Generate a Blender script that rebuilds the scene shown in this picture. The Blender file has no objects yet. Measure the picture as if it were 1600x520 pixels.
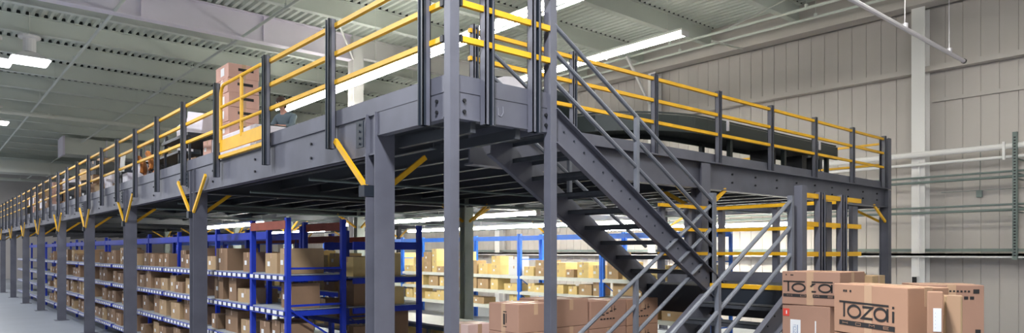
import bpy, math, random
from mathutils import Vector, Matrix
C = bpy.context.scene.collection
R = random.Random(7)
EYE = 2.3; F = 1078.0; CS, SN = .6534, .7570      # camera: heading, focal length in pixels of a 1600 px frame
TOPZ = 3.74; MID = 1.86

# ------------------------------------------------------------------ materials
def mat(name, col, rough=.6, metal=0, noise=0, nscale=6, bump=0, spec=.5, stretch=None, emit=0):
    m = bpy.data.materials.new(name); m.use_nodes = True
    nt = m.node_tree; b = nt.nodes['Principled BSDF']
    b.inputs['Roughness'].default_value = rough; b.inputs['Metallic'].default_value = metal
    b.inputs['Specular IOR Level'].default_value = spec
    c = (*col, 1); b.inputs['Base Color'].default_value = c
    if emit:
        b.inputs['Emission Color'].default_value = c; b.inputs['Emission Strength'].default_value = emit
    if noise or bump:
        tc = nt.nodes.new('ShaderNodeTexCoord'); mp = nt.nodes.new('ShaderNodeMapping')
        nt.links.new(tc.outputs['Object'], mp.inputs[0])
        if stretch: mp.inputs['Scale'].default_value = stretch
        n = nt.nodes.new('ShaderNodeTexNoise'); n.inputs['Scale'].default_value = nscale; n.inputs['Detail'].default_value = 5
        nt.links.new(mp.outputs[0], n.inputs['Vector'])
        if noise:
            rp = nt.nodes.new('ShaderNodeMapRange')
            rp.inputs[1].default_value = .3; rp.inputs[2].default_value = .7
            rp.inputs[3].default_value = 1 - noise; rp.inputs[4].default_value = 1 + noise
            nt.links.new(n.outputs['Fac'], rp.inputs[0])
            mx = nt.nodes.new('ShaderNodeVectorMath'); mx.operation = 'SCALE'
            mx.inputs[0].default_value = col; nt.links.new(rp.outputs[0], mx.inputs['Scale'])
            nt.links.new(mx.outputs[0], b.inputs['Base Color'])
        if bump:
            bp = nt.nodes.new('ShaderNodeBump'); bp.inputs['Strength'].default_value = bump; bp.inputs['Distance'].default_value = .01
            nt.links.new(n.outputs['Fac'], bp.inputs['Height']); nt.links.new(bp.outputs[0], b.inputs['Normal'])
    return m
M = {}
M['steel'] = mat('grey_steel', (.112, .114, .142), .45, 0, .14, 2.5)
M['steel_dark'] = mat('dark_steel', (.020, .026, .036), .4)
M['joist'] = mat('joist_steel', (.07, .075, .085), .5, .3)
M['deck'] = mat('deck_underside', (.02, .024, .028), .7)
M['tread'] = mat('tread_steel', (.045, .05, .06), .5, 0, .2, 9)
M['railtube'] = mat('stair_rail_steel', (.165, .175, .205), .4, .1, .1, 4)
M['yellow'] = mat('safety_yellow', (.80, .43, .012), .45, 0, .10, 4)
M['blue'] = mat('rack_blue', (.008, .035, .42), .4, 0, .12, 4)
M['bluelight'] = mat('rack_light_blue', (.015, .15, .70), .4, 0, .1, 4)
M['rust'] = mat('red_oxide_beam', (.26, .06, .035), .6, 0, .2, 4)
M['shelf'] = mat('shelf_board', (.33, .35, .36), .6, 0, .1, 5)
M['shelfwhite'] = mat('white_shelf_board', (.68, .70, .66), .5, 0, .05, 5)
M['label'] = mat('white_label', (.78, .78, .78), .6)
M['cream'] = mat('painted_wall_panel', (.52, .48, .455), .6, 0, .04, .6)
M['ceil'] = mat('ceiling_paint', (.68, .715, .655), .6, 0, .04, 1)
M['flute'] = mat('flute_gap_shade', (.03, .035, .035), .9)  # shade inside the deck flutes, put into a dark colour
M['duct'] = mat('duct_white', (.74, .75, .68), .5)
M['lav'] = mat('girder_paint', (.86, .80, .90), .55, 0, .04, .8)
M['whitesteel'] = mat('white_painted_steel', (.80, .78, .77), .5)
M['greensteel'] = mat('grey_green_conduit', (.16, .20, .19), .5)
M['silver'] = mat('galvanised_pipe', (.75, .72, .78), .35, .3)
M['floor'] = mat('polished_concrete', (.30, .325, .36), .32, 0, .07, .7)
M['tube'] = mat('lamp_tube', (1.0, .98, .90), .5, emit=38)
M['tubewarm'] = mat('lamp_tube_under_deck', (1.0, .98, .88), .5, emit=75)
M['highbay'] = mat('high_bay_lens', (.95, .97, 1.0), .4, emit=9)
M['black'] = mat('black_plastic', (.012, .013, .016), .5)
M['ink'] = mat('black_ink', (.02, .018, .018), .8)
M['pale'] = mat('white_wrap', (.78, .74, .80), .4, 0, .06, 5)
M['red'] = mat('red_tag', (.65, .06, .04), .6)
M['bluegrey'] = mat('blue_grey_ink', (.30, .36, .48), .8)
M['orange'] = mat('orange_leather', (.50, .17, .03), .5, 0, .2, 5)
M['tan'] = mat('tan_tape', (.50, .32, .20), .3)
M['skin'] = mat('skin', (.60, .32, .25), .55)
M['hair'] = mat('brown_hair', (.055, .03, .022), .7)
M['shirt'] = mat('blue_grey_cloth', (.13, .17, .20), .85)
M['trouser'] = mat('dark_cloth', (.03, .035, .05), .85)
M['innercol'] = mat('grey_green_column_lit', (.42, .47, .43), .5, 0, .1, 3)  # lighter copy of the column steel, lamp light put into its colour
M['rubber'] = mat('belt_rubber', (.02, .027, .027), .55)
M['convframe'] = mat('conveyor_frame', (.035, .045, .045), .45, .2)
M['glass'] = mat('grey_film', (.32, .34, .35), .25, 0, .2, 5)
M['wood'] = mat('pallet_wood', (.42, .29, .15), .8, 0, .2, 8)
CB = [mat('cardboard_brown', (.27, .165, .095), .8, 0, .09, 3), mat('cardboard_tan', (.42, .285, .155), .8, 0, .09, 3),
      mat('cardboard_yellow', (.74, .56, .24), .8, 0, .09, 3), mat('cardboard_dark', (.20, .12, .07), .8, 0, .09, 3),
      mat('cardboard_pink', (.60, .36, .29), .8, 0, .07, 2)]
M['boxrose'] = mat('cardboard_rose', (.37, .21, .145), .75, 0, .07, 2)
M['boxrose2'] = mat('cardboard_warm', (.41, .23, .145), .75, 0, .07, 2)
M['boxpale'] = mat('cardboard_pale', (.70, .50, .44), .8, 0, .06, 2)

def strip_material():
    m = mat('label_strip_white_tabs', (.78, .78, .78), .6); nt = m.node_tree; b = nt.nodes['Principled BSDF']
    tc = nt.nodes.new('ShaderNodeTexCoord'); sp = nt.nodes.new('ShaderNodeSeparateXYZ'); nt.links.new(tc.outputs['Object'], sp.inputs[0])
    def mth(op, a, v):
        n = nt.nodes.new('ShaderNodeMath'); n.operation = op; nt.links.new(a, n.inputs[0])
        if v is not None: n.inputs[1].default_value = v
        return n.outputs[0]
    f = mth('FRACT', mth('MULTIPLY', sp.outputs['Y'], 1/.23), None); g = mth('GREATER_THAN', f, .36)
    mx = nt.nodes.new('ShaderNodeMix'); mx.data_type = 'RGBA'; nt.links.new(g, mx.inputs['Factor'])
    mx.inputs['A'].default_value = (.02, .03, .09, 1); mx.inputs['B'].default_value = (.8, .8, .8, 1); nt.links.new(mx.outputs['Result'], b.inputs['Base Color'])
    return m
M['striplabel'] = strip_material()

# ------------------------------------------------------------------ mesh building
ORG = {}
class MB:
    def __init__(s): s.v = []; s.f = []; s.m = []; s.mi = 0; s.p = []
    def add(s, vs, fs):
        k = len(s.v); s.p.append((k, len(s.f))); s.v += [Vector(v) for v in vs]
        for f in fs: s.f.append(tuple(k + i for i in f)); s.m.append(s.mi)
    def slot(s, i): s.mi = i; return s
    def box(s, x0, x1, y0, y1, z0, z1):
        s.add([(x, y, z) for z in (z0, z1) for y in (y0, y1) for x in (x0, x1)],
              [(0, 2, 3, 1), (4, 5, 7, 6), (0, 1, 5, 4), (2, 6, 7, 3), (0, 4, 6, 2), (1, 3, 7, 5)]); return s
    def cbox(s, c, d): return s.box(c[0]-d[0]/2, c[0]+d[0]/2, c[1]-d[1]/2, c[1]+d[1]/2, c[2]-d[2]/2, c[2]+d[2]/2)
    def bar(s, a, b, w, h, up=(0, 0, 1)):
        a, b, up = Vector(a), Vector(b), Vector(up); d = (b-a).normalized()
        sx = d.cross(up)
        if sx.length < 1e-4: sx = d.cross(Vector((1, 0, 0)))
        sx.normalize(); u = sx.cross(d).normalized()
        vs = [p + sx*i*w/2 + u*j*h/2 for p in (a, b) for i, j in ((-1, -1), (1, -1), (1, 1), (-1, 1))]
        s.add(vs, [(3, 2, 1, 0), (4, 5, 6, 7), (0, 1, 5, 4), (1, 2, 6, 5), (2, 3, 7, 6), (3, 0, 4, 7)]); return s
    def tube(s, path, r, n=8, closed=False):
        P = [Vector(p) for p in path]; k = len(P); vs = []
        prev = None
        for i, p in enumerate(P):
            if closed: d = P[(i+1) % k] - P[i-1]
            else: d = P[min(i+1, k-1)] - P[max(i-1, 0)]
            d.normalize()
            if prev is None:
                a = d.cross(Vector((0, 0, 1)))
                if a.length < 1e-3: a = d.cross(Vector((1, 0, 0)))
            else: a = prev - d*prev.dot(d)
            a.normalize(); prev = a; b = d.cross(a)
            vs += [p + a*r*math.cos(2*math.pi*j/n) + b*r*math.sin(2*math.pi*j/n) for j in range(n)]
        fs = []
        for i in range(k if closed else k-1):
            for j in range(n):
                j2 = (j+1) % n; i2 = (i+1) % k
                fs.append((i*n+j, i*n+j2, i2*n+j2, i2*n+j))
        if not closed: fs += [tuple(range(n-1, -1, -1)), tuple((k-1)*n+j for j in range(n))]
        s.add(vs, fs); return s
    def prism(s, pts, axis, a, b):
        n = len(pts)
        def mk(p, t): return {'x': (t, p[0], p[1]), 'y': (p[0], t, p[1]), 'z': (p[0], p[1], t)}[axis]
        s.add([mk(p, a) for p in pts] + [mk(p, b) for p in pts],
              [tuple(range(n)), tuple(range(2*n-1, n-1, -1))] + [(i, i+n, (i+1) % n + n, (i+1) % n) for i in range(n)]); return s
    def lathe(s, c, prof, n=16):
        vs = [(c[0]+r*math.cos(2*math.pi*j/n), c[1]+r*math.sin(2*math.pi*j/n), c[2]+z) for r, z in prof for j in range(n)]
        fs = [(i*n+j, i*n+(j+1) % n, (i+1)*n+(j+1) % n, (i+1)*n+j) for i in range(len(prof)-1) for j in range(n)]
        fs += [tuple(range(n-1, -1, -1)), tuple((len(prof)-1)*n+j for j in range(n))]
        s.add(vs, fs); return s
    def sphere(s, c, r, n=12, k=8):
        prof = [(max(r[0]*math.sin(math.pi*i/k), 1e-4), -r[2]*math.cos(math.pi*i/k)) for i in range(k+1)]
        vs = [(c[0]+q*math.cos(2*math.pi*j/n), c[1]+q*r[1]/r[0]*math.sin(2*math.pi*j/n), c[2]+z) for q, z in prof for j in range(n)]
        fs = [(i*n+j, i*n+(j+1) % n, (i+1)*n+(j+1) % n, (i+1)*n+j) for i in range(k) for j in range(n)]
        s.add(vs, fs); return s
    def each(s, name, m, parent):
        for k, (v0, f0) in enumerate(s.p):
            v1, f1 = s.p[k+1] if k+1 < len(s.p) else (len(s.v), len(s.f))
            b = MB(); b.add(s.v[v0:v1], [tuple(i-v0 for i in f) for f in s.f[f0:f1]]); b.build(name, m, parent)
    def build(s, name, m, parent=None, bevel=0, smooth=False):
        me = bpy.data.meshes.new(name)
        o0 = Vector((0, 0, 0))
        if parent is not None: o0 = ORG.get(parent.name, o0)
        me.from_pydata([v - o0 for v in s.v], [], s.f); me.update()
        ms = m if isinstance(m, (list, tuple)) else [m]
        for q in ms: me.materials.append(q)
        me.polygons.foreach_set('material_index', s.m)
        if smooth: me.polygons.foreach_set('use_smooth', [True]*len(me.polygons))
        o = bpy.data.objects.new(name, me); C.objects.link(o)
        import bmesh
        bm = bmesh.new(); bm.from_mesh(me); bmesh.ops.recalc_face_normals(bm, faces=bm.faces); bm.to_mesh(me); bm.free()
        if parent is not None: o.parent = parent; ORG[o.name] = o0
        if bevel:
            b = o.modifiers.new('b', 'BEVEL'); b.width = bevel; b.segments = 2; b.limit_method = 'ANGLE'
        return o
def tag(o, label, cat, group=None, kind=None):
    o['label'] = label; o['category'] = cat
    if group: o['group'] = group
    if kind: o['kind'] = kind
    return o
def thing(name, label, cat, loc=(0, 0, 0), rz=0, group=None, local=False):
    o = bpy.data.objects.new(name, None); C.objects.link(o); o.location = loc; o.rotation_euler.z = rz
    o.empty_display_size = .1
    tag(o, label, cat, group)
    ORG[o.name] = Vector((0, 0, 0)) if local else Vector(loc)
    return o
def struct(o, label=None, cat=None):
    o['kind'] = 'structure'
    if label: o['label'] = label
    if cat: o['category'] = cat
    return o
def part(name, m, parent, *boxes, **kw):
    b = MB()
    for q in boxes: b.box(*q)
    return b.build(name, m, parent, **kw)
def W(px, d):      # ground-plan point seen at picture column px and at depth d
    s = (px-800)/F*d
    return CS*d + SN*s, SN*d - CS*s
def ibeam(mb, x, y, z0, z1, w, d, t=.014, along='y'):
    # upright I section: flanges face -y/+y (along='y') or -x/+x
    if along == 'y':
        mb.box(x-w/2, x+w/2, y-d/2, y-d/2+t, z0, z1); mb.box(x-w/2, x+w/2, y+d/2-t, y+d/2, z0, z1); mb.box(x-t/2, x+t/2, y-d/2+t, y+d/2-t, z0, z1)
    else:
        mb.box(x-d/2, x-d/2+t, y-w/2, y+w/2, z0, z1); mb.box(x+d/2-t, x+d/2, y-w/2, y+w/2, z0, z1); mb.box(x-d/2+t, x+d/2-t, y-t/2, y+t/2, z0, z1)
    return mb

# ------------------------------------------------------------------ the hall
XW, DECKZ, YF = 19.0, 9.15, 72.0
struct(part('floor', M['floor'], None, (-14, XW+.2, -6, YF+.2, -.2, 0)), 'pale polished concrete floor of the hall', 'floor')
# wall of vertical insulated panels along x = XW
w = MB(); g = .018; pitch = .37; pts = []
y = -6.0
while y < YF:
    pts += [(y, XW), (y+pitch-g, XW), (y+pitch-g+.004, XW+.016), (y+pitch-.004, XW+.016)]; y += pitch
pts2 = [(p[1], p[0]) for p in pts]
n = len(pts2); w.add([(x, y, 0) for x, y in pts2] + [(x, y, DECKZ) for x, y in pts2], [(i, i+1, i+1+n, i+n) for i in range(n-1)])
w.box(XW+.02, XW+.2, -6, YF+.2, 0, DECKZ)
struct(w.build('wall_right', M['cream']), 'pale wall of vertical metal panels', 'wall')
struct(part('wall_far', M['cream'], None, (-14, XW, YF, YF+.2, 0, DECKZ)), 'far pale end wall of the hall', 'wall')
# fluted ceiling deck
c = MB(); p = []; x = -14.0; pt = .22
while x < XW:
    p += [(x, DECKZ), (x+.09, DECKZ), (x+.12, DECKZ+.09), (x+.19, DECKZ+.09)]; x += pt
n = len(p); c.add([(a, -6, b) for a, b in p] + [(a, YF+.2, b) for a, b in p], [(i, i+1, i+1+n, i+n) for i in range(n-1)])
c.box(-14, XW+.2, -6, YF+.2, DECKZ+.11, DECKZ+.2)
struct(c.build('ceiling', M['ceil']), 'fluted pale metal roof deck over the hall', 'ceiling')
# purlins (deep, square edged) with dark plates painting in the flute-gap shade over their top flange
ys = [.9, 3.7, 6.5, 9.3, 12.1, 14.7, 17.3] + [21.6+2.75*k for k in range(18)]
for i, yy in enumerate(ys):
    t = MB(); t.box(-14, XW, yy-.006, yy+.006, 8.66, DECKZ-.01); t.box(-14, XW, yy-.09, yy+.09, 8.63, 8.655); t.box(-14, XW, yy-.09, yy+.09, DECKZ-.03, DECKZ-.004)
    o = t.build('trim_%d' % (i+1), M['ceil']); struct(o, 'roof purlin under the metal deck', 'roof purlin')
    t = MB(); x = -14.0
    while x < XW: t.box(x+.105, x+.2, yy-.094, yy-.09, DECKZ-.004, DECKZ+.088); x += pt
    t.build('flute_shade_plate', M['flute'], o)
# main girder with its column
gd = thing('roof_girder', 'deep lavender-white girder crossing under the roof deck', 'girder', (10.6, 19.9, 8.35))
gm = MB(); gm.box(-14, 10.4, 19.87, 19.89, 8.38, 9.1); gm.box(-14, 10.4, 19.75, 20.05, 8.35, 8.38); gm.box(-14, 10.4, 19.75, 20.05, 9.1, 9.13)
gm.build('girder_web', M['lav'], gd)
st = MB()
for xx in (-2, 1.2, 4.4, 7.6): st.box(xx, xx+.012, 19.78, 19.87, 8.38, 9.1)
st.each('stiffener', M['lav'], gd)
g2 = thing('roof_girder', 'white girder running on from the white column to the panelled wall', 'girder', (14.5, 19.9, 8.5))
gm = MB(); gm.box(10.8, XW-.3, 19.88, 19.9, 8.5, 9.1); gm.box(10.8, XW-.3, 19.78, 20.0, 8.47, 8.5); gm.box(10.8, XW-.3, 19.78, 20.0, 9.1, 9.13)
gm.build('girder_web', M['whitesteel'], g2)
cl = thing('building_column', 'tall white building column rising through the mezzanine deck', 'column', (10.6, 19.9, 0))
ibeam(MB(), 10.6, 19.9, .03, 9.12, .36, .36).build('column_shaft', M['whitesteel'], cl)
part('base_plate', M['whitesteel'], cl, (10.3, 10.9, 19.6, 20.2, 0, .03))
MB().bar((10.42, 19.72, 8.36), (9.7, 19.2, 9.1), .05, .05).build('flange_brace', M['whitesteel'], cl)
# eave girder along the wall
eg = thing('eave_girder', 'long beige eave girder along the top of the panelled wall', 'girder', (18.6, 10, 8.3))
em = MB(); em.box(18.55, 18.62, -6, YF, 8.35, DECKZ-.01); em.box(18.35, 18.8, -6, YF, 8.28, 8.35)
em.build('girder_web', M['cream'], eg)
for k, yy in enumerate((6.3, 14.4, 22.5, 30.6, 38.7, 46.8)):
    o = thing('wall_column', ['pale wall column beside the tall stack of cartons', 'pale wall column behind the curved conveyor', 'pale wall column behind the far racks'][k] if k < 3 else 'pale wall column beyond the far racks', 'column', (18.75, yy, 0), group=None if k < 3 else 'distant wall columns')
    ibeam(MB(), 18.76, yy, .03, 8.28, .30, .34, along='x').build('column_shaft', M['whitesteel'], o)
    part('base_plate', M['whitesteel'], o, (18.5, 18.96, yy-.22, yy+.22, 0, .03))
    if k == 0:
        part('junction_box', M['black'], o, (18.54, 18.59, yy+.03, yy+.12, 1.50, 1.68))
        MB().tube([(18.56, yy-.03, 1.7), (18.56, yy-.03, 4.5)], .02, 6).build('conduit', M['whitesteel'], o)
def ypipe(name, x, z, r, y0, y1, m, label, cat='pipe', sq=None):
    o = MB()
    if sq: o.box(x-sq[0]/2, x+sq[0]/2, y0, y1, z-sq[1]/2, z+sq[1]/2)
    else: o.tube([(x, y0, z), (x, y1, z)], r, 10)
    return tag(o.build(name, m), label, cat)
ypipe('wall_girt', 18.86, 6.78, 0, -6, YF, M['cream'], 'pale horizontal girt high on the panelled wall', 'girt', (.22, .13))
ypipe('wall_girt', 18.96, 6.02, 0, -6, 6.1, M['cream'], 'thin pale rib below the high girt, right of the column', 'girt', (.05, .09))
ypipe('wall_pipe', 18.50, 4.66, .07, -6, 30, M['whitesteel'], 'thick white pipe along the wall, topmost of the wall pipes')
ypipe('wall_pipe', 18.48, 4.42, .035, -6, 30, M['whitesteel'], 'thin white pipe just below the thick white pipe')
ypipe('wall_conduit', 18.52, 4.10, .025, -6, 30, M['greensteel'], 'grey-green conduit, upper of the upper pair on the wall')
ypipe('wall_conduit', 18.52, 3.98, .032, -6, 30, M['greensteel'], 'grey-green conduit, lower of the upper pair on the wall')
ypipe('wall_conduit', 18.52, 3.36, .025, -6, 30, M['greensteel'], 'grey-green conduit, upper of the lower pair on the wall')
ypipe('wall_conduit', 18.52, 3.24, .032, -6, 30, M['greensteel'], 'grey-green conduit, lower of the lower pair on the wall')
ypipe('wall_cable', 18.93, 3.74, .008, -6, 5.9, M['greensteel'], 'thin dark cable strung along the wall', 'cable')
rr = thing('wall_channel', 'white shelf-like channel running low along the wall', 'channel', (18.7, 5, 2.2))
part('channel', M['whitesteel'], rr, (18.5, 18.98, -6, 30, 2.20, 2.26), (18.5, 18.52, -6, 30, 2.16, 2.26))
part('cable_bundle', M['greensteel'], rr, (18.72, 18.8, -6, 30, 2.30, 2.37))
sv = thing('wall_strut', 'slotted grey-green upright strut carrying the wall conduits', 'strut', (18.45, 4.28, 2.1))
part('strut', M['greensteel'], sv, (18.38, 18.46, 4.24, 4.33, 2.12, 4.95))
t = MB()
for k in range(40): t.box(18.373, 18.379, 4.265, 4.305, 2.2+k*.067, 2.23+k*.067)
t.build('slot', M['black'], sv)
t = MB()
for z in (4.42, 4.10, 3.98, 3.36, 3.24, 2.2): t.box(18.4, 18.98, 4.25, 4.29, z-.07, z-.045)
t.build('bracket', M['greensteel'], sv)
t = thing('pipe_bracket', 'white clamp holding the two white wall pipes', 'bracket', (18.5, 4.5, 4.5))
MB().bar((18.42, 4.5, 4.36), (18.42, 4.5, 4.76), .05, .04).bar((18.42, 4.5, 4.7), (18.95, 4.5, 4.7), .05, .05).build('clamp', M['whitesteel'], t)
jb = thing('outlet_box', 'small grey outlet box with a cable on the wall', 'outlet box', (18.95, 5.1, 3.66))
part('box_body', M['greensteel'], jb, (18.9, 18.99, 5.05, 5.16, 3.58, 3.74)); MB().tube([(18.94, 5.1, 3.74), (18.94, 5.08, 4.9)], .006, 5).build('cord', M['greensteel'], jb)

# sprinkler and gas pipes under the roof
def hung(name, a, b, r, m, label, rods, sq=False, cap=None):
    o = thing(name, label, 'pipe', a)
    q = MB(); q.tube([a, b], r, 10); q.build('pipe_run', m, o)
    if rods:
        q = MB()
        for f in rods:
            p = Vector(a).lerp(Vector(b), f); q.tube([p, (p.x, p.y, DECKZ)], .008, 5); q.tube([(p.x, p.y-.001, p.z-.0), (p.x, p.y, p.z+.10)], r*1.25, 8)
        q.each('hanger_rod', m, o)
    if cap: MB().tube([b, Vector(b)+(Vector(b)-Vector(a)).normalized()*.05], r*1.3, 10).build('end_cap', M['black'], o)
    return o
hung('sprinkler_pipe', (4.5, 5.22, 6.68), (18.2, 5.22, 6.68), .045, M['silver'], 'bright silver pipe with black end cap reaching towards the wall', (.2, .5, .745, .93), cap=1)
hung('sprinkler_pipe', (3.8, 5, 8.4), (3.8, 71, 8.4), .04, M['ceil'], 'pale pipe under the roof above the mezzanine edge', [k/16 for k in range(1, 16)])
hung('sprinkler_pipe', (7.0, 9, 8.4), (7.0, 71, 8.4), .04, M['ceil'], 'pale pipe under the roof above the carton stack', [k/16 for k in range(1, 16)])
hung('sprinkler_pipe', (17.5, 0, 8.62), (17.5, 60, 8.62), .04, M['ceil'], 'pale pipe high beside the eave girder, farther from the wall', [k/14 for k in range(1, 14)])
hung('sprinkler_pipe', (18.0, 0, 8.5), (18.0, 60, 8.5), .035, M['ceil'], 'pale pipe high beside the eave girder, nearer to the wall', [k/14 for k in range(1, 14)])
hung('heating_pipe', (-10, 36, 8.2), (14, 36, 8.2), .09, M['duct'], 'thick pale pipe crossing under the roof', (.3, .45, .6, .75))
hung('heating_pipe', (-10, 60, 7.4), (16, 60, 7.4), .11, M['duct'], 'thick pale pipe crossing far away before the end wall', (.3, .6))
hung('brace_rod', (13.9, 8.6, 7.35), (17.3, 8.2, 9.1), .018, M['duct'], 'thin diagonal rod bracing the roof above the long lamp', None)
hung('brace_rod', (14.3, 9.3, 7.3), (18.5, 11.0, 8.3), .022, M['duct'], 'thin rod from the lamp end to the eave girder', None)
o = thing('flange_brace', 'white angle brace from the eave girder to the wall column', 'brace', (18.5, 14.4, 7.5))
MB().bar((18.5, 14.4, 7.2), (17.3, 14.4, 8.6), .07, .07).build('angle', M['whitesteel'], o)
# ducts
d = thing('air_duct', 'big pale rectangular air duct with a flanged open end', 'duct', (10, 45.8, 7.7))
part('duct_body', M['duct'], d, (6.2, 18, 45, 46.6, 7.72, 8.62))
t = MB(); t.box(6.1, 6.2, 44.93, 46.67, 7.65, 8.69)
for xx in (8.2, 10.2, 12.2, 14.2): t.box(xx, xx+.05, 44.96, 46.64, 7.68, 8.66)
t.build('flange', M['lav'], d)
t = MB()
for xx in (7.0, 9.5, 12, 15): t.tube([(xx, 45, 8.6), (xx, 45, DECKZ)], .012, 5)
t.each('hanger_rod', M['duct'], d)
d = thing('air_duct', 'long pale duct crossing far off below the roof', 'duct', (2, 54, 7.3))
part('duct_body', M['duct'], d, (-6, 18, 54, 55.6, 7.35, 8.1)); t = MB()
for xx in (-4, 0, 3.2, 6): t.tube([(xx, 54.1, 8.05), (xx, 54.1, DECKZ)], .012, 5); t.box(xx+.6, xx+.66, 53.96, 55.64, 7.31, 8.14)
t.build('flange', M['duct'], d)

# ------------------------------------------------------------------ lamps
def strip(x, y0, y1, z, m, label, h=DECKZ, w=.30, n=2):
    o = thing('strip_lamp', label, 'strip light', (x, y0, z))
    part('lamp_housing', M['duct'], o, (x-w/2+.02, x+w/2-.02, y0, y1, z+.06, z+.11))
    q = MB()
    for k in range(n):
        xx = x + (k-(n-1)/2)*w*.5; q.tube([(xx, y0+.02, z), (xx, y1-.02, z)], .028, 8)
    q.build('lamp_tube', m, o)
    q = MB(); yy = y0
    while yy < y1-.1:
        q.box(x-w/2+.03, x+w/2-.03, yy, yy+.03, z-.05, z+.07); yy += 2.44
    q.each('tube_socket', M['whitesteel'], o)
    q = MB(); yy = y0+.5
    while yy < y1: q.tube([(x, yy, z+.1), (x, yy, h)], .006, 5); yy += 3.6
    q.each('hanger_rod', M['duct'], o)
    return o
strip(13.1, 9.2, 46, 7.2, M['tube'], 'long bright strip lamp ending above the conveyor', w=.32, n=2)
strip(9.6, 9.2, 23.4, 7.2, M['tube'], 'long bright strip lamp above the stair landing', w=.36, n=3)
strip(6.1, -4, 5.4, 7.9, M['tube'], 'unseen bright strip lamp added overhead in front of the mezzanine', w=.42, n=3)  # outside the view, added to light the foreground cartons
strip(12.6, -4, 5.0, 7.9, M['tube'], 'unseen bright strip lamp added overhead near the panelled wall', w=.42, n=3)  # second added lamp out of view, also for the foreground
strip(11.1, 11.9, 21.9, 3.2, M['tubewarm'], 'long strip lamp hung under the mezzanine deck behind the stair', 3.42, w=.2)
strip(15.2, 11.6, 24, 3.12, M['tubewarm'], 'strip lamp under the deck near the wall side racks', 3.42)
strip(16.9, 8.6, 15, 3.0, M['tubewarm'], 'strip lamp under the deck beside the panelled wall', 3.42)
strip(8.0, 20.5, 27, 3.15, M['tubewarm'], 'strip lamp under the deck behind the blue frame', 3.42)
strip(12.6, 26, 36, 3.15, M['tubewarm'], 'distant strip lamp under the deck among far racks', 3.42)
def highbay(x, y, z, s, label):
    o = thing('high_bay_lamp', label, 'high bay lamp', (x, y, z))
    q = MB(); k = s/2
    q.add([(x-k, y-k, z), (x+k, y-k, z), (x+k, y+k, z), (x-k, y+k, z), (x-k*.35, y-k*.35, z+k*.5), (x+k*.35, y-k*.35, z+k*.5), (x+k*.35, y+k*.35, z+k*.5), (x-k*.35, y+k*.35, z+k*.5)],
          [(0, 1, 5, 4), (1, 2, 6, 5), (2, 3, 7, 6), (3, 0, 4, 7), (4, 5, 6, 7)]); q.build('lamp_shade', M['whitesteel'], o)
    part('lens', M['highbay'], o, (x-k*.93, x+k*.93, y-k*.93, y+k*.93, z-.03, z+.03))
    MB().lathe((x, y, z+k*.5), [(.12, 0), (.16, .03), (.16, .4), (.28, .42), (.28, .48), (.06, .5)], 14).build('ballast', M['whitesteel'], o)
    MB().tube([(x, y, z+k*.5+.3), (x, y, DECKZ)], .012, 6).build('hanger_rod', M['duct'], o)
    return o
highbay(2.45, 24.0, 7.75, .95, 'square high bay lamp hanging by the thin pale pipe')
highbay(1.6, 24.7, 7.75, 1.0, 'square high bay lamp glaring at the picture edge above the aisle')
highbay(2.5, 36.3, 7.75, .95, 'distant square high bay lamp over the floor aisle')
highbay(2.4, 50, 7.75, .95, 'most distant square high bay lamp over the aisle')
highbay(-1.0, 12.0, 7.75, 1.0, 'unseen square high bay lamp added over the open floor')  # out of view, added to light the aisle-side fascia
highbay(-4.0, 17.0, 7.75, 1.0, 'unseen square high bay lamp added over the open floor beyond the first')  # added out of view for the same fascia light
highbay(-3.0, 30.0, 7.75, 1.0, 'unseen square high bay lamp added over the open floor beside the second aisle lamp')  # this and the next three are added off-view to brighten the far left
highbay(-3.0, 44.0, 7.75, 1.0, 'unseen square high bay lamp added over the open floor far down the hall')
highbay(-2.0, 60.0, 7.75, 1.0, 'unseen square high bay lamp added over the open floor near the end wall')
highbay(-5.0, 67.0, 7.75, 1.0, 'unseen square high bay lamp added close before the end wall')
highbay(1.0, 2.0, 8.0, 1.0, 'unseen square high bay lamp added near the front of the hall')  # overhead and unseen, added to lift the foreground

# ------------------------------------------------------------------ mezzanine platform
X0, X1, Y0, Y1 = 3.60, 16.9, 6.35, 66.0
BZ = 3.31
mz = thing('mezzanine_platform', 'grey steel mezzanine platform on columns spanning the hall', 'mezzanine', (X0, Y0, 0))
CY = [6.40, 12.57, 17.6, 22.5, 27.4, 32.5, 37.4, 42.7, 48.2, 53.3, 58.4, 63.5]
CX = [3.69, 9.48, 16.78]
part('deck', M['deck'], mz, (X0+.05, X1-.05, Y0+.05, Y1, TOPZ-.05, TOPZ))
# fascia channels
f = MB(); f.box(X0+.02, X0+.05, Y0, Y1, BZ, TOPZ); f.box(X0, X0+.12, Y0, Y1, BZ, BZ+.018); f.box(X0, X0+.12, Y0, Y1, TOPZ-.018, TOPZ)
f.build('edge_beam', M['steel'], mz)
f = MB(); f.box(4.86, X1, Y0+.03, Y0+.06, BZ+.02, TOPZ-.02); f.box(4.86, X1, Y0-.07, Y0+.14, TOPZ-.018, TOPZ+.002); f.box(4.86, X1, Y0-.03, Y0+.14, BZ, BZ+.02)
f.build('edge_beam', M['steel'], mz)
f = MB(); f.box(X1-.05, X1, Y0, Y1, BZ, TOPZ); f.build('edge_beam', M['steel'], mz)
b = MB()
for i in range(24):
    yy = 7.9 + i*1.83
    for z in (3.43, 3.60): b.tube([(X0+.02, yy, z), (X0-.0, yy, z)], .017, 6)
for i in range(9):
    xx = 10.4 + i*.74
    for z in (3.46, 3.60): b.tube([(xx, Y0+.03, z), (xx, Y0+.005, z)], .017, 6)
b.build('bolt', M['black'], mz)
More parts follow.
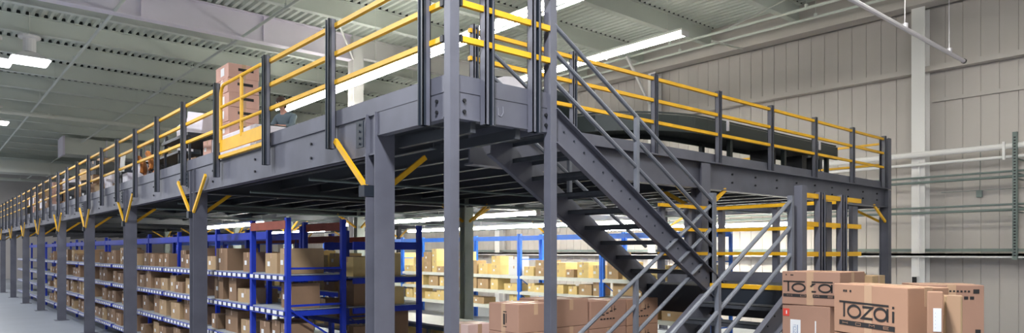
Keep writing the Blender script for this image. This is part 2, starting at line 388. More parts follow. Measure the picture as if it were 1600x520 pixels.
# primary beams, joists
for yy in CY[1:8]:
    q = MB(); q.box(X0+.05, X1-.05, yy-.008, yy+.008, BZ, TOPZ-.05); q.box(X0+.05, X1-.05, yy-.08, yy+.08, BZ-.01, BZ+.012)
    q.build('primary_beam', M['joist'], mz)
for xx in CX[1:2]:
    q = MB(); q.box(xx-.008, xx+.008, Y0+.1, Y1, BZ, TOPZ-.05); q.box(xx-.08, xx+.08, Y0+.1, Y1, BZ-.01, BZ+.012); q.build('primary_beam', M['joist'], mz)
xx = 4.4
while xx < X1-.3:
    if abs(xx-9.48) > .3:
        q = MB(); q.box(xx-.005, xx+.005, Y0+.1, Y1, 3.47, TOPZ-.05); q.box(xx-.045, xx+.045, Y0+.1, Y1, 3.455, 3.47); q.build('joist', M['joist'], mz)
    xx += .78
for j, (z, yy) in enumerate(((3.25, 8.6), (3.22, 10.7), (3.25, 14.6), (3.22, 16.2), (3.25, 20.0))):
    MB().tube([(X0+.3, yy, z), (X1-.3, yy+.25, z)], .02, 6).build('conduit', M['greensteel'], mz)
for i, xx in enumerate(CX):
    for j, yy in enumerate(CY[:(12 if i == 0 else 7)]):
        x = xx
        q = MB(); ztop = TOPZ if (j == 0 and i == 0) else 3.70
        ww, dd = (.235, .20) if i == 0 else (.16 if i == 2 else .24, .2)
        if i == 0: x = X0 + .09
        if i > 0 and j == 0: ibeam(q, x, Y0+.02, .015, ztop, ww, dd)
        else: ibeam(q, x, yy, .015, ztop, ww, dd)
        col = q.build('column', M['innercol'] if (i == 1 and j > 0) else M['steel'], mz)
        q = MB(); q.box(x-.2, x+.2, yy-.2, yy+.2, 0, .015); q.build('base_plate', M['steel'], col)
        if i == 0 or j == 0:
            q = MB(); q.box(x-.14, x-.125, yy+.11, yy+.26, 3.40, 3.68) if i == 0 else q.box(x-.15, x+.15, Y0-.1, Y0-.085, 3.42, 3.65)
            for z in (3.44, 3.5, 3.57, 3.64):
                if i == 0: q.tube([(x-.14, yy+.18, z), (x-.155, yy+.18, z)], .014, 6)
            if i == 0: q.build('splice_plate', M['steel_dark'], col)
        # knee braces
        zb, zt, rch = 2.98, 3.55, .78
        t = []
        if i == 0:
            t = [((X0-.02, yy+.1, zb), (X0-.03, yy+rch, zt))]
            if j > 0: t.append(((X0-.02, yy-.1, zb), (X0-.03, yy-rch, zt)))
            t.append(((x+.12, yy+.05, zb), (x+.60, yy+.05, zt-.2)))
            MB().box(X0-.05, X0+.1, yy+.08, yy+.2, 2.88, 3.0).build('brace_lug', M['steel_dark'], col)
        elif j == 0:
            t = [((x-.1, Y0-.02, zb), (x-rch+.1, Y0-.0, zt-.22)), ((x, Y0+.12, zb), (x, Y0+rch, zt-.22))]
            if i == 1: t.append(((x+.1, Y0-.02, zb), (x+rch-.1, Y0, zt-.22)))
        else:
            t = [((x-.1, yy, zb), (x-rch+.1, yy, zt-.22)), ((x, yy-.12, zb), (x, yy-rch, zt-.22))]
            if i == 1: t.append(((x+.1, yy, zb), (x+rch-.1, yy, zt-.22)))
        for a, bb in t:
            MB().bar(a, bb, .035, .055).build('knee_brace', M['yellow'], col)

# guard rails
RZ = (4.85, 4.53, 4.21)
def chan_post(mb, x, y, z0, z1, w=.075, d=.085, face='x', gap=True):
    # two slender angles back to back with a dark slot between, outer face towards -x or -y
    if face == 'x':
        mb.slot(0).box(x-d*.1, x+d/2, y-w/2, y-w/2+.012, z0, z1); mb.slot(1).box(x-d/2, x-d*.1, y-w/2, y-w/2+.012, z0, z1); mb.box(x-d/2, x+d/2, y+w/2-.012, y+w/2, z0, z1); mb.box(x-d/2, x-d/2+.008, y-w/2, y-w*.12, z0, z1); mb.box(x+d/2-.008, x+d/2, y-w/2, y+w/2, z0, z1)
    else:
        mb.slot(0).box(x-w/2, x-w/2+.012, y-d/2, y+d/2, z0, z1); mb.slot(1).box(x+w/2-.012, x+w/2, y-d/2, y+d/2, z0, z1); mb.slot(0).box(x-w/2, x-w*.12, y-d/2, y-d/2+.008, z0, z1); mb.slot(1).box(x-w/2, x+w/2, y+d/2-.008, y+d/2, z0, z1); mb.slot(0).box(x+w*.3, x+w/2-.012, y-d/2, y-d/2+.008, z0, z1)
    return mb
gl = thing('guardrail', 'long yellow three-bar guardrail along the aisle edge of the mezzanine', 'guardrail', (X0, 11.2, 3.5))
PY = [11.15+1.76*k for k in range(30)]
for yy in PY:
    p = chan_post(MB(), X0-.06, yy, 3.46, 4.92, face='x').build('post', [M['steel'], M['steel_dark']], gl)
for z in RZ: part('rail', M['yellow'], gl, (X0-.035, X0+.01, 11.15, PY[-1], z-.024, z+.024))
part('kick_plate', M['steel'], gl, (X0, X0+.012, 11.2, Y1, TOPZ, 3.895))
g2 = thing('guardrail', 'yellow guardrail between the landing corner and the swing gate', 'guardrail', (X0, 7.2, 3.5))
for yy in (5.34, 7.24, 9.14): chan_post(MB(), X0-.06, yy, 3.46, 4.92, w=.09, face='x').build('post', [M['steel'], M['steel_dark']], g2)
for z in RZ:
    part('rail', M['yellow'], g2, (X0-.035, X0+.01, 5.10, 9.14, z-.024, z+.024))
for z in RZ: part('rail_end_cap', M['black'], g2, (X0-.04, X0+.015, 5.07, 5.12, z-.028, z+.028))
part('kick_plate', M['steel'], g2, (X0, X0+.012, 5.07, 9.2, TOPZ, 3.895))
g3 = thing('guardrail', 'yellow three-bar guardrail along the front edge of the mezzanine', 'guardrail', (10, Y0, 3.74))
PX = [4.89, 6.53, 8.25, 9.93, 11.6, 13.28, 14.97, 16.62]
for xx in PX: chan_post(MB(), xx, Y0-.015, TOPZ+.004, 4.92, face='y').build('post', [M['steel'], M['steel_dark']], g3)
for z in RZ: part('rail', M['yellow'], g3, (4.82, 16.7, Y0-.03, Y0+.015, z-.024, z+.024))
part('kick_plate', M['steel'], g3, (4.9, 16.7, Y0+.035, Y0+.047, TOPZ+.003, 3.895))
ibeam(MB(), 16.78, Y0+.02, TOPZ+.004, 4.88, .16, .2).build('post', M['steel'], g3)
g4 = thing('guardrail', 'short yellow guardrail on the wall side of the mezzanine', 'guardrail', (16.8, 8, 3.74))
for yy in (7.9, 9.6, 11.3, 13.0): chan_post(MB(), 16.84, yy, TOPZ, 4.85, face='x').build('post', [M['steel'], M['steel_dark']], g4)
for z in (4.78, 4.30): part('rail', M['yellow'], g4, (16.8, 16.85, 6.5, 13.0, z-.024, z+.024))
part('kick_plate', M['steel'], g4, (16.83, 16.842, 6.6, 13.0, TOPZ, 3.895))
# swing gate
gt = thing('swing_gate', 'yellow tubular swing gate with a toe board in the guardrail', 'gate', (X0-.03, 10.1, 3.8))
a, bb, zt, zb = 9.24, 11.04, 4.86, 3.98
xg = X0-.03; rr_ = .16
path = [(xg, a, zb)] + [(xg, a+rr_-rr_*math.cos(t), zt-rr_+rr_*math.sin(t)) for t in [k*math.pi/8 for k in range(5)]] + [(xg, bb-rr_+rr_*math.sin(t), zt-rr_+rr_*math.cos(t)) for t in [k*math.pi/8 for k in range(5)]] + [(xg, bb, zb)]
MB().tube(path, .026, 8).build('gate_frame', M['yellow'], gt)
MB().tube([(xg, (a+bb)/2, zt), (xg, (a+bb)/2, zb)], .026, 8).build('mullion', M['yellow'], gt)
for z in (4.53, 4.21): MB().tube([(xg, a, z), (xg, bb, z)], .024, 8).build('rail', M['yellow'], gt)
part('toe_board', M['yellow'], gt, (xg-.012, xg+.012, a-.02, bb+.02, 3.84, 4.02))
part('sill_bar', M['yellow'], gt, (xg-.02, xg+.05, a-.05, bb+.05, TOPZ+.002, 3.79))

# ------------------------------------------------------------------ upper landing, stair, mid landing, lower stair
LX0, LX1, LY0, LY1 = 3.60, 4.86, 5.02, 6.33
ld = thing('stair_landing', 'grey steel landing box projecting from the mezzanine corner', 'landing', (LX0, LY0, 0))
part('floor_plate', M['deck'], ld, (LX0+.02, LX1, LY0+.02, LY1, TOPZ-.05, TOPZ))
q = MB(); q.box(LX0+.005, LX0+.03, LY0, LY1, 3.51, TOPZ); q.box(LX0, LX0+.1, LY0, LY1, 3.50, 3.515)
q.build('side_beam', M['steel'], ld)
q = MB(); q.box(LX0, LX1, LY0+.005, LY0+.03, 3.51, TOPZ); q.box(LX0, LX1, LY0, LY0+.1, 3.50, 3.515)
fb = q.build('front_beam', M['steel'], ld)
q = MB()   # faint chalk scribble on the front beam
for pa in ([(.52, .17), (.47, .19), (.455, .14), (.47, .09), (.51, .085)], [(.56, .16), (.565, .09), (.60, .08), (.625, .12), (.62, .18)]):
    for i in range(len(pa)-1): q.bar((LX0+pa[i][0], LY0+.004, 3.5+pa[i][1]), (LX0+pa[i+1][0], LY0+.004, 3.5+pa[i+1][1]), .003, .012, (0, 1, 0))
q.build('chalk_mark', mat('chalk', (.26, .26, .30), .9), fb)
q = MB(); q.box(LX1-.03, LX1, LY0, LY1, 3.51, TOPZ); q.build('side_beam', M['steel'], ld)
part('kick_plate', M['steel'], ld, (LX0, LX1-.05, LY0, LY0+.012, TOPZ+.002, 3.895))
q = MB(); q.bar((LX0+.3, LY0+.05, 3.45), (LX0+.3, LY1, 3.45), .06, .1); q.bar((LX0+.85, LY0+.05, 3.45), (LX0+.85, LY1, 3.45), .06, .1)
q.build('floor_joist', M['joist'], ld)
q = MB()
for z in (3.57, 3.67):
    q.tube([(LX0+.16, LY0+.006, z), (LX0+.16, LY0-.012, z)], .018, 7); q.tube([(LX0+.006, LY0+.2, z), (LX0-.012, LY0+.2, z)], .018, 7)
    q.tube([(LX1-.08, LY0+.006, z), (LX1-.08, LY0-.012, z)], .018, 7)
q.build('bolt', M['black'], ld)
part('corner_post', M['steel'], ld, (LX0-.03, LX0+.07, LY0-.05, LY0+.05, .012, 5.0), bevel=.004)
part('corner_post', M['steel'], ld, (LX1-.06, LX1+.03, LY0-.05, LY0+.05, .012, 5.0), bevel=.004)
part('corner_post', M['steel'], ld, (LX1-.13, LX1-.075, LY0+.06, LY0+.12, TOPZ, 4.73), bevel=.004)
for x in (LX0+.02, LX1-.015): part('base_plate', M['steel'], ld, (x-.12, x+.12, LY0-.12, LY0+.12, 0, .012))
lg = thing('guardrail', 'yellow guardrail across the front of the stair landing', 'guardrail', (4.2, LY0, 3.6))
for z in RZ[:]: part('rail', M['yellow'], lg, (LX0+.09, LX1-.07, LY0-.055, LY0-.012, z-.026, z+.026))
for z in RZ: part('rail_end_cap', M['black'], lg, (LX0+.075, LX0+.1, LY0-.06, LY0-.008, z-.03, z+.03))
for xx in (4.0, 4.59): chan_post(MB(), xx, LY0-.035, 3.47, 4.95, w=.11, face='y').build('post', [M['steel'], M['steel_dark']], lg)

SL = .6267
def flight(label, xa, xb, za, zb, ya, yb, down, stringer_d=.31):
    """stringers, ten treads and two three-bar hand rails; xa/za top nosing, xb/zb foot"""
    o = thing('staircase', label, 'staircase', (xb, ya, zb))
    sg = 1 if xb > xa else -1
    k = (za-zb)/abs(xb-xa)
    for y, out in ((ya, -1), (yb, 1)):
        q = MB(); dz = stringer_d
        pts = [(xa, za+.0), (xb, zb+.0), (xb, max(zb-dz, 0.0)), (xb-sg*.0, max(zb-dz, 0)), (xa, za-dz)]
        pts = [(xa, za), (xb, zb+.02), (xb, zb-(dz*.55 if zb > .5 else 0)), (xb-sg*(dz-.1)/k, zb) if zb < .5 else (xb-sg*.2, zb-.5*dz), (xa, za-dz)]
        q.prism(pts, 'y', y-.005, y+.005)
        f1 = y+out*.035
        q.bar((xa, f1, za), (xb, f1, zb+.02), .07, .012)
        e = (xb-sg*(dz-.1)/k, f1, zb+.006) if zb < .5 else (xb-sg*.2, f1, zb-.5*dz)
        q.bar((xa, f1, za-dz), e, .07, .012)
        st_ = q.build('stringer', M['steel'], o)
        q = MB()
        for i in range(1, 10):
            x = xa+sg*(i-.5)*.3; z = za-(i-.5)*.3*k
            q.tube([(x, y+out*.004, z-.12), (x, y+out*.014, z-.12)], .011, 6); q.tube([(x+sg*.15, y+out*.004, z-.2), (x+sg*.15, y+out*.014, z-.2)], .011, 6)
        q.build('bolt', M['steel_dark'], st_)
    n = 10; run = abs(xb-xa)/n; rise = (za-zb)/n
    for i in range(1, n):
        x = xa+sg*(run*(i-1)+.035); z = za-rise*i
        q = MB(); lo, hi = sorted((x-sg*run*.06, x+sg*run*.97)); q.box(lo, hi, ya+.006, yb-.006, z-.008, z)
        q.box(*sorted((x-sg*run*.06, x-sg*run*.04)), ya+.006, yb-.006, z-.05, z); q.box(*sorted((x+sg*run*.95, x+sg*run*.97)), ya+.006, yb-.006, z-.05, z+.0)
        q.build('tread', M['tread'], o)
    return o, k, sg
def stair_rails(o, x0, x1, z0, k, sg, y, offs, posts, newel=None, r=.024):
    for off in offs:
        MB().tube([(x0, y, z0+off), (x1, y, z0+off-abs(x1-x0)*k)], r, 8).build('hand_rail', M['railtube'], o)
    for xp in posts:
        z = z0-abs(xp-x0)*k
        MB().box(xp-.024, xp+.024, y-.024, y+.024, z-.02, z+offs[0]).build('baluster', M['railtube'], o)
up, k1, s1 = flight('upper grey steel stair flight from the mezzanine down to the half landing', 4.88, 7.9, TOPZ, MID+.02, LY0, 6.02, True, .34)
for y in (LY0-.03, 6.05): stair_rails(up, 4.86, 7.68, TOPZ+.02, .585, 1, y, (.83, .56, .26), (6.17,))
part('baluster', M['railtube'], up, (7.66, 7.73, LY0-.06, LY0+.01, MID, 3.05))
# mid landing
mx0, mx1, my0, my1 = 7.66, 9.45, 3.95, 6.1
ml = thing('half_landing', 'steel half landing with shade-darkened side beams between the two stair flights', 'landing', (mx0, my0, 0))
part('floor_plate', M['tread'], ml, (mx0, mx1, my0, my1, MID-.01, MID))
part('side_beam', M['steel_dark'], ml, (mx0, mx0+.03, my0, my1, 1.5, MID-.01), (mx1-.03, mx1, my0, my1, 1.5, MID-.01), (mx0+.03, mx1-.03, my0, my0+.03, 1.5, MID-.01), (mx0+.03, mx1-.03, my1-.03, my1, 1.5, MID-.01))  # shade on the landing's sides put into the dark steel colour
part('nosing', M['yellow'], ml, (mx0-.02, mx0+.05, my0+.03, 5.0, MID-.012, MID+.04))
part('floor_joist', M['steel_dark'], ml, *[(mx0+.03, mx1-.03, y, y+.05, 1.62, MID-.01) for y in (4.4, 4.95, 5.5)])
for x, y in ((mx0+.07, my0+.06), (mx1-.06, my0+.06), (mx0+.07, my1-.06), (mx1-.06, my1-.06)):
    lgx = part('leg', M['steel'], ml, (x-.05, x+.05, y-.05, y+.05, .01, 1.5)); part('base_plate', M['steel'], lgx, (x-.1, x+.1, y-.1, y+.1, 0, .01))
part('kick_plate', M['steel'], ml, (mx1-.06, mx1-.05, my0+.1, my1-.1, MID, 2.0), (mx0+.5, mx1-.1, my1-.07, my1-.06, MID, 2.0))
mr = thing('guardrail', 'yellow three-bar guardrail around the back of the half landing', 'guardrail', (mx1, 5.2, MID))
MR = (2.97, 2.63, 2.27)
for z in MR: part('rail', M['yellow'], mr, (mx1-.05, mx1-.005, my0+.1, my1, z-.024, z+.024), (mx0+.35, mx1-.05, my1-.05, my1-.005, z-.024, z+.024))
for y in (4.15, 5.1, 6.0): part('post', M['steel'], mr, (mx1-.0, mx1+.08, y-.04, y+.04, MID-.1, 3.02))
for x in (8.15, 8.8): part('post', M['steel'], mr, (x-.04, x+.04, my1, my1+.08, MID-.1, 3.02))
mf = thing('guardrail', 'yellow and grey guardrail panel on the front of the half landing', 'guardrail', (8.7, my0, MID))
for z in MR: part('rail', M['yellow'], mf, (7.98, mx1+.05, my0-.045, my0-.005, z-.028, z+.028))
part('post', M['steel'], mf, (7.86, 7.98, my0-.05, my0+.05, MID+.0, 3.08), bevel=.004)
for x, ww in ((8.35, .07), (8.95, .07)):
    chan_post(MB(), x, my0-.03, MID-.25, 3.02, w=.13, face='y').build('post', [M['steel'], M['steel_dark']], mf)
part('post', M['steel'], mf, (8.62, 8.76, my0+.01, my0+.07, MID, 2.93))
part('post', M['steel'], mf, (9.36, 9.5, my0+.0, my0+.06, MID, 2.9))
# lower flight
LF, k2, s2 = flight('lower grey steel stair flight from the half landing down to the floor', 7.66, 4.62, MID, 0.0, 3.98, 4.98, True, .30)
for y in (3.95, 5.01): stair_rails(LF, 7.68, 4.7, 1.86, .6, -1, y, (1.03, .73, .41), (6.18,))
for y in (3.95, 5.01): part('baluster', M['railtube'], LF, (7.66, 7.71, y-.03, y+.03, MID-.3, 2.95))

# ------------------------------------------------------------------ racks
ORD = ['first', 'second', 'third', 'fourth', 'fifth', 'sixth', 'seventh', 'eighth', 'ninth', 'tenth', 'eleventh', 'twelfth', 'thirteenth', 'fourteenth', 'fifteenth', 'sixteenth']
def carton_mesh(w, d, h, m, tape=True):
    """closed carton: body with slightly open flap seam, tape running over the top and down two sides"""
    b = MB(); b.box(-w/2, w/2, -d/2, d/2, 0, h)
    o = None
    if tape:
        b.slot(1); t = .0016
        b.box(-w/2-t, w/2+t, -.025, .025, h-.09, h+t)
        b.slot(2); b.box(-w/2-.002, -w/2-.0005, d*.12, d*.38, h*.3, h*.62)
    return b
CMES = {}
def carton(w, d, h, m, loc, rz, label, group=None, name='carton', tape=True, lab=True):
    key = (round(w, 2), round(d, 2), round(h, 2), m.name, tape, lab)
    if key not in CMES:
        b = MB(); w_, d_, h_ = key[:3]; b.box(-w_/2, w_/2, -d_/2, d_/2, 0, h_)
        if tape:
            b.slot(1); b.box(-w_/2-.0015, w_/2+.0015, -.025, .025, h_-.08, h_+.0015)
        if lab:
            b.slot(2); b.box(-w_/2-.002, -w_/2-.0003, d_*.1, d_*.1+.09, h_*.35, h_*.35+.07)
        o = b.build(name, [m, M['tan'], M['label']]); CMES[key] = o.data
    else:
        o = bpy.data.objects.new(name, CMES[key]); C.objects.link(o)
    o.location = loc; o.rotation_euler.z = rz
    return tag(o, label, 'box', group)
def upright(rk, x, y, h, m, w=.07):
    q = MB(); q.box(x-w/2, x+w/2, y-w/2, y+w/2, 0, h)
    return q.build('upright', m, rk)
SEEN = set()
def rack(label, x0, x1, y0, y1, levels, h, m, front='x', strips=True, top=None, board=None, brace=True, over=.0, ends=(1, 1), sides=(1, 1), beam_m=None):
    rk = thing('shelving_rack', label, 'rack', (x0, y0, 0))
    board = board or M['shelf']; w = .07
    xf = x0+over
    for k, x in enumerate((xf+w/2, x1-w/2)):
        for i, y in enumerate((y0+w/2, y1-w/2)):
            if ends[i] and sides[k]: upright(rk, x, y, h, m, w)
    for z in levels:
        bz = .085
        if front == 'x':
            for x in (x0+.015, x1-.015): part('shelf_beam', beam_m or m, rk, (x-.02, x+.02, y0+w*.5, y1-w*.5, z-bz, z))
            part('shelf_beam', beam_m or m, rk, (x0+.036, x1-.036, y0+w, y0+w+.03, z-bz, z-.01))
        else:
            for y in (y0+.015, y1-.015): part('shelf_beam', beam_m or m, rk, (x0+w, x1-w, y-.02, y+.02, z-bz, z))
        part('shelf_board', board, rk, (x0+.02, x1-.02, y0+w+.005, y1-w-.005, z, z+.018))
        if strips:
            part('label_strip', M['striplabel'], rk, (x0-.014, x0-.0055, y0+.04, y1-.04, z-.06, z-.008))
    if top:
        if front == 'x':
            for x in (xf+.015, x1-.015): part('top_beam', top[1], rk, (x-.02, x+.02, y0+w*.5, y1-w*.5, top[0]-.12, top[0]))
        else:
            for y in (y0+.015, y1-.015): part('top_beam', top[1], rk, (x0+w, x1-w, y-.02, y+.02, top[0]-.12, top[0]))
    if brace:
        q = MB()
        for y in (y0+w/2,):
            for zz in (.45, .99, 1.53, 2.06): MB().bar((xf+w, y, zz), (x1-w, y, zz), .02, .03).build('frame_brace', m, rk)
            MB().bar((x1-w, y, .45), (xf+w, y, .99), .018, .025).build('frame_brace', m, rk); MB().bar((x1-w, y, .95), (xf+w, y, 1.48), .018, .025).build('frame_brace', m, rk)
    return rk
NB = [0]
LV = ['bottom', 'lower middle', 'upper middle', 'top', 'fifth']
def fill(x0, x1, y0, y1, z, clear, mats, desc, along='y', hmax=.42, dens=1.0, wmin=.22, wmax=.48, stack=.45):
    """stand cartons side by side on one shelf"""
    p = (y0 if along == 'y' else x0)+.10; end = (y1 if along == 'y' else x1)-.10; depth = (x1-x0 if along == 'y' else y1-y0)
    n = 0
    while p < end-wmin:
        w = min(R.uniform(wmin, wmax), end-p)
        if R.random() > dens: p += w; continue
        h = R.uniform(.20, min(hmax, clear-.06)); dd = R.uniform(.45, .72)*depth
        w = round(w, 2)-.01; h = round(h, 2); dd = round(dd, 2); off = R.uniform(.03, .12)
        m = R.choice(mats)
        c = (x0+off+dd/2, p+w/2) if along == 'y' else (p+w/2, y0+off+dd/2)
        rz = R.uniform(-.04, .04); zz = z+.0185
        a, b = (dd, w) if along == 'y' else (w, dd)
        a -= .02; b -= .025
        lvl = 0
        while True:
            lab = desc % (ORD[n] + (' carton' if lvl == 0 else ' stack, upper carton'))
            carton(a, b, h, m, (c[0], c[1], zz), rz, lab, None)
            NB[0] += 1
            zz += h+.003
            if lvl < 1 and R.random() < stack and zz-z+h < clear-.05: lvl += 1; continue
            break
        n += 1; p += w+.03+(R.uniform(0, .25) if R.random() < .35 else 0)
        if n >= len(ORD): break
LA = (.37, .92, 1.46, 1.96)
AISLE = [CB[0], CB[0], CB[1], CB[3], CB[0]]
# corner bay with its end frame towards the viewer
rack('blue rack with a rust-red top beam and ladder-braced end frame', 3.93, 4.85, 9.4, 10.8, LA, 2.78, M['blue'], top=(2.74, M['rust']))
names = ['nearest', 'second', 'third', 'fourth', 'fifth', 'sixth', 'seventh', 'eighth', 'ninth', 'tenth', 'eleventh', 'twelfth', 'thirteenth', 'fourteenth', 'fifteenth', 'sixteenth', 'seventeenth', 'eighteenth']
y = 10.85; bays = []
i = 0
while y < 42:
    L = 2.45
    bays.append((y, y+L))
    rack('blue aisle-side shelving bay with white shelf labels, %s along the row' % names[i], 3.93, 4.85, y, y+L, LA, 2.72, M['blue'], top=(2.62, M['blue']), brace=(i == 5), over=.30, ends=(1, 0))
    y += L+.03; i += 1
    if i in (4, 8): y += .10
for j, z in enumerate(LA):
    fill(3.95, 4.8, 9.45, 10.75, z, .5 if j < 3 else .6, AISLE, '%s on the '+LV[j]+' shelf of the rust-beamed corner rack', dens=.95, wmin=.3, wmax=.5)
for b_, (ya, yb) in enumerate(bays):
    if b_ > 8: break
    for j, z in enumerate(LA):
        fill(3.95, 4.8, ya, yb, z, .5 if j < 3 else .55, AISLE, '%s on the '+LV[j]+' shelf of the '+names[b_]+' aisle bay', dens=.92 if b_ < 5 else .75, wmin=.40, wmax=.66, stack=.4 if b_ < 4 else .1)
# bay beside the corner rack
rack('blue rack bay standing next to the braced end frame', 4.9, 6.19, 9.4, 10.4, (.37, .92, 1.45, 1.90), 2.72, M['blue'], front='y', strips=False, top=(2.45, M['blue']), brace=False, sides=(0, 1))
for j, z in enumerate((.37, .92, 1.45, 1.90)):
    fill(4.95, 6.15, 9.45, 10.3, z, .48, [CB[1], CB[2], CB[0]], '%s on the '+LV[j]+' shelf of the rack by the end frame', along='x', dens=.95, wmin=.3, wmax=.44, stack=.2)
# second row behind
y = 12.6
for i in range(5):
    rack('blue shelving bay in the dim second row, %s along' % names[i], 6.5, 7.4, y, y+2.4, (.37, .92, 1.46, 1.96), 2.72, M['blue'], top=(2.62, M['bluelight'] if i > 1 else M['rust']), strips=False, brace=(i == 0))
    for j, z in enumerate((.92, 1.46, 1.96)):
        if i < 4: fill(6.52, 7.35, y, y+2.4, z, .5, [CB[0], CB[1], CB[2]], '%s on the '+LV[j+1]+' shelf of the '+names[i]+' dim bay', dens=.8, wmin=.35, wmax=.55, stack=.2)
    y += 2.43
# bright row by the wall
y = 9.3
for i in range(6):
    rack('light blue pallet rack with white shelves in the bright row, bay %s' % names[i], 14.2, 15.2, y, y+3.4, (.54, 1.05, 1.54), 2.85, M['bluelight'], top=(2.79, M['bluelight']), strips=False, board=M['shelfwhite'], brace=True, beam_m=M['shelfwhite'])
    for j, z in enumerate((.54, 1.05, 1.54)):
        if i < 5: fill(14.22, 15.1, y, y+3.4, z, .48 if j < 2 else .95, [CB[2], CB[2], CB[1], M['label'] if i == 2 and j == 2 else CB[2]], '%s on the '+['lowest', 'middle', 'highest'][j]+' shelf of the '+names[i]+' bright bay', dens=.88, wmin=.28, wmax=.80, stack=.55, hmax=.42 if j < 2 else .56)
    y += 3.42
print('cartons', NB[0])
# long white packing table
pt_ = thing('packing_table', 'long white-topped packing table between the racks and the column', 'table', (8.6, 13, 0))
part('table_top', M['shelfwhite'], pt_, (8.1, 9.25, 9.3, 20.4, .76, .80)); part('apron', M['greensteel'], pt_, (8.12, 8.16, 9.35, 20.3, .68, .76))
for yy in (9.5, 12.2, 15, 17.8, 20.2):
    for xx in (8.2, 9.15): part('leg', M['greensteel'], pt_, (xx-.03, xx+.03, yy-.03, yy+.03, 0, .76))
part('lower_shelf', M['shelf'], pt_, (8.2, 9.15, 9.5, 20.2, .28, .31))
for k in range(9):
    carton(.5, .45, .3, CB[2], (8.6, 10.6+k*.95, .311), R.uniform(-.05, .05), ORD[k]+' yellow carton on the shelf under the white packing table')
# ------------------------------------------------------------------ printed marks on cartons
def ribbon(q, pts, w, depth, closed=False):
    """flat ink stroke through 2-D points (u, v) on the plane y = 0 of the carton face; built as a mitred band"""
    n = len(pts); L = []; Rr = []
    for i in range(n):
        a = Vector(pts[i-1] if (i or closed) else pts[0]); b = Vector(pts[i]); c2 = Vector(pts[(i+1) % n] if (i < n-1 or closed) else pts[-1])
        d1 = (b-a).normalized() if (b-a).length > 1e-9 else None; d2 = (c2-b).normalized() if (c2-b).length > 1e-9 else None
        d1 = d1 or d2; d2 = d2 or d1
        nn = Vector((-(d1+d2).y, (d1+d2).x)).normalized(); k = w/2/max(.35, nn.dot(Vector((-d1.y, d1.x))))
        L.append(b+nn*k); Rr.append(b-nn*k)
    vs = [(p.x, depth, p.y) for p in L] + [(p.x, depth, p.y) for p in Rr]
    m_ = n if closed else n-1
    q.add(vs, [(i, (i+1) % n, (i+1) % n+n, i+n) for i in range(m_)])
def ring(cx, cy, r, ry=None, n=28): return [(cx+r*math.cos(2*math.pi*i/n), cy+(ry or r)*math.sin(2*math.pi*i/n)) for i in range(n)]
def logo(q, u0, v0, W_, H_, dep, only=None, gap=None):
    """wordmark with a long top stroke, black bar with HOME below; u right, v up"""
    def S(pts): return [(u0+a*W_, v0+b*H_) for a, b in pts]
    t = W_*.026
    xh = .62
    if gap is None: ribbon(q, S([(0, 1), (.89, .985)]), t, dep)
    else: ribbon(q, S([(0, 1), (gap[0], 1)]), t, dep); ribbon(q, S([(gap[1], 1), (.89, 1)]), t, dep)
    ribbon(q, S([(.095, 1), (.095, .36)]), t*1.25, dep)
    def ell(cx, cy, rx, ry): return [(u0+(cx+rx*math.cos(2*math.pi*i/28))*W_, v0+(cy+ry*math.sin(2*math.pi*i/28))*H_) for i in range(28)]
    ribbon(q, ell(.285, .62, .115, .25), t*1.2, dep, True)
    if gap is None: ribbon(q, S([(.44, .85), (.61, .85), (.43, .39), (.62, .39)]), t*1.2, dep)
    else: ribbon(q, S([(gap[1], .86), (.56, .86), (.50, .70)]), t*1.2, dep); ribbon(q, S([(gap[1], .39), (.60, .39)]), t*1.2, dep)
    ribbon(q, ell(.755, .62, .105, .24), t*1.2, dep, True); ribbon(q, S([(.872, .88), (.872, .36)]), t*1.2, dep)
    ribbon(q, S([(.965, .80), (.965, .36)]), t*1.3, dep); ribbon(q, S([(.965, .99), (.965, .90)]), t*1.3, dep)
    if gap is None: ribbon(q, S([(0, .11), (.99, .11)]), H_*.20, dep)
    else: ribbon(q, S([(0, .11), (gap[0]+.03, .11)]), H_*.2, dep); ribbon(q, S([(gap[1]+.02, .11), (.99, .11)]), H_*.2, dep)
def home(q, u0, v0, W_, H_, dep, skip=()):
    def S(pts, cx): return [(u0+(cx+a*.045)*W_, v0+(.11+b*.05)*H_) for a, b in pts]
    t = H_*.018
    G = {'H': [[(-1, 1), (-1, -1)], [(1, 1), (1, -1)], [(-1, 0), (1, 0)]], 'O': [[(-1, 1), (1, 1), (1, -1), (-1, -1), (-1, 1)]],
         'M': [[(-1, -1), (-1, 1), (0, 0), (1, 1), (1, -1)]], 'E': [[(1, 1), (-1, 1), (-1, -1), (1, -1)], [(-1, 0), (.8, 0)]]}
    for k, ch in enumerate('HOME'):
        for st__ in G[ch]: ribbon(q, S(st__, .12+k*.245), t, dep)
def big_carton(label, loc, rz, w, d, h, m, logo_at=None, gap=None, tape=True, group=None, flaps=False):
    """w along local x, d along local y (front face at y = -d/2)"""
    o = thing('large_carton', label, 'box', loc, rz, group, local=True)
    b = MB(); b.box(-w/2, w/2, -d/2, d/2, 0, h)
    b.build('body', m, o, bevel=.006)
    b = MB(); b.box(-w/2-.001, w/2+.001, -.004, .004, h-.001, h+.0012); b.build('flap_seam', M['ink'], o)
    if tape:
        b = MB(); b.box(-w/2-.0016, w/2+.0016, -.03, .03, h-.12, h+.0018); b.box(-.035, .035, -d/2-.0014, d/2+.0014, .0, h+.0012); b.build('tape', M['tan'], o)
    if logo_at:
        u, v, W_, H_ = logo_at
        b = MB(); logo(b, u, v, W_, H_, -d/2-.003, gap=gap); b.build('printed_logo', M['ink'], o)
        b = MB(); home(b, u, v, W_, H_, -d/2-.005); b.build('printed_subtitle', m, o)
    return o
def marks(o, rects, m, name, y):
    b = MB()
    for x0, x1, z0, z1 in rects: b.box(x0, x1, y-.003, y-.0008, z0, z1)
    return b.build(name, m, o)
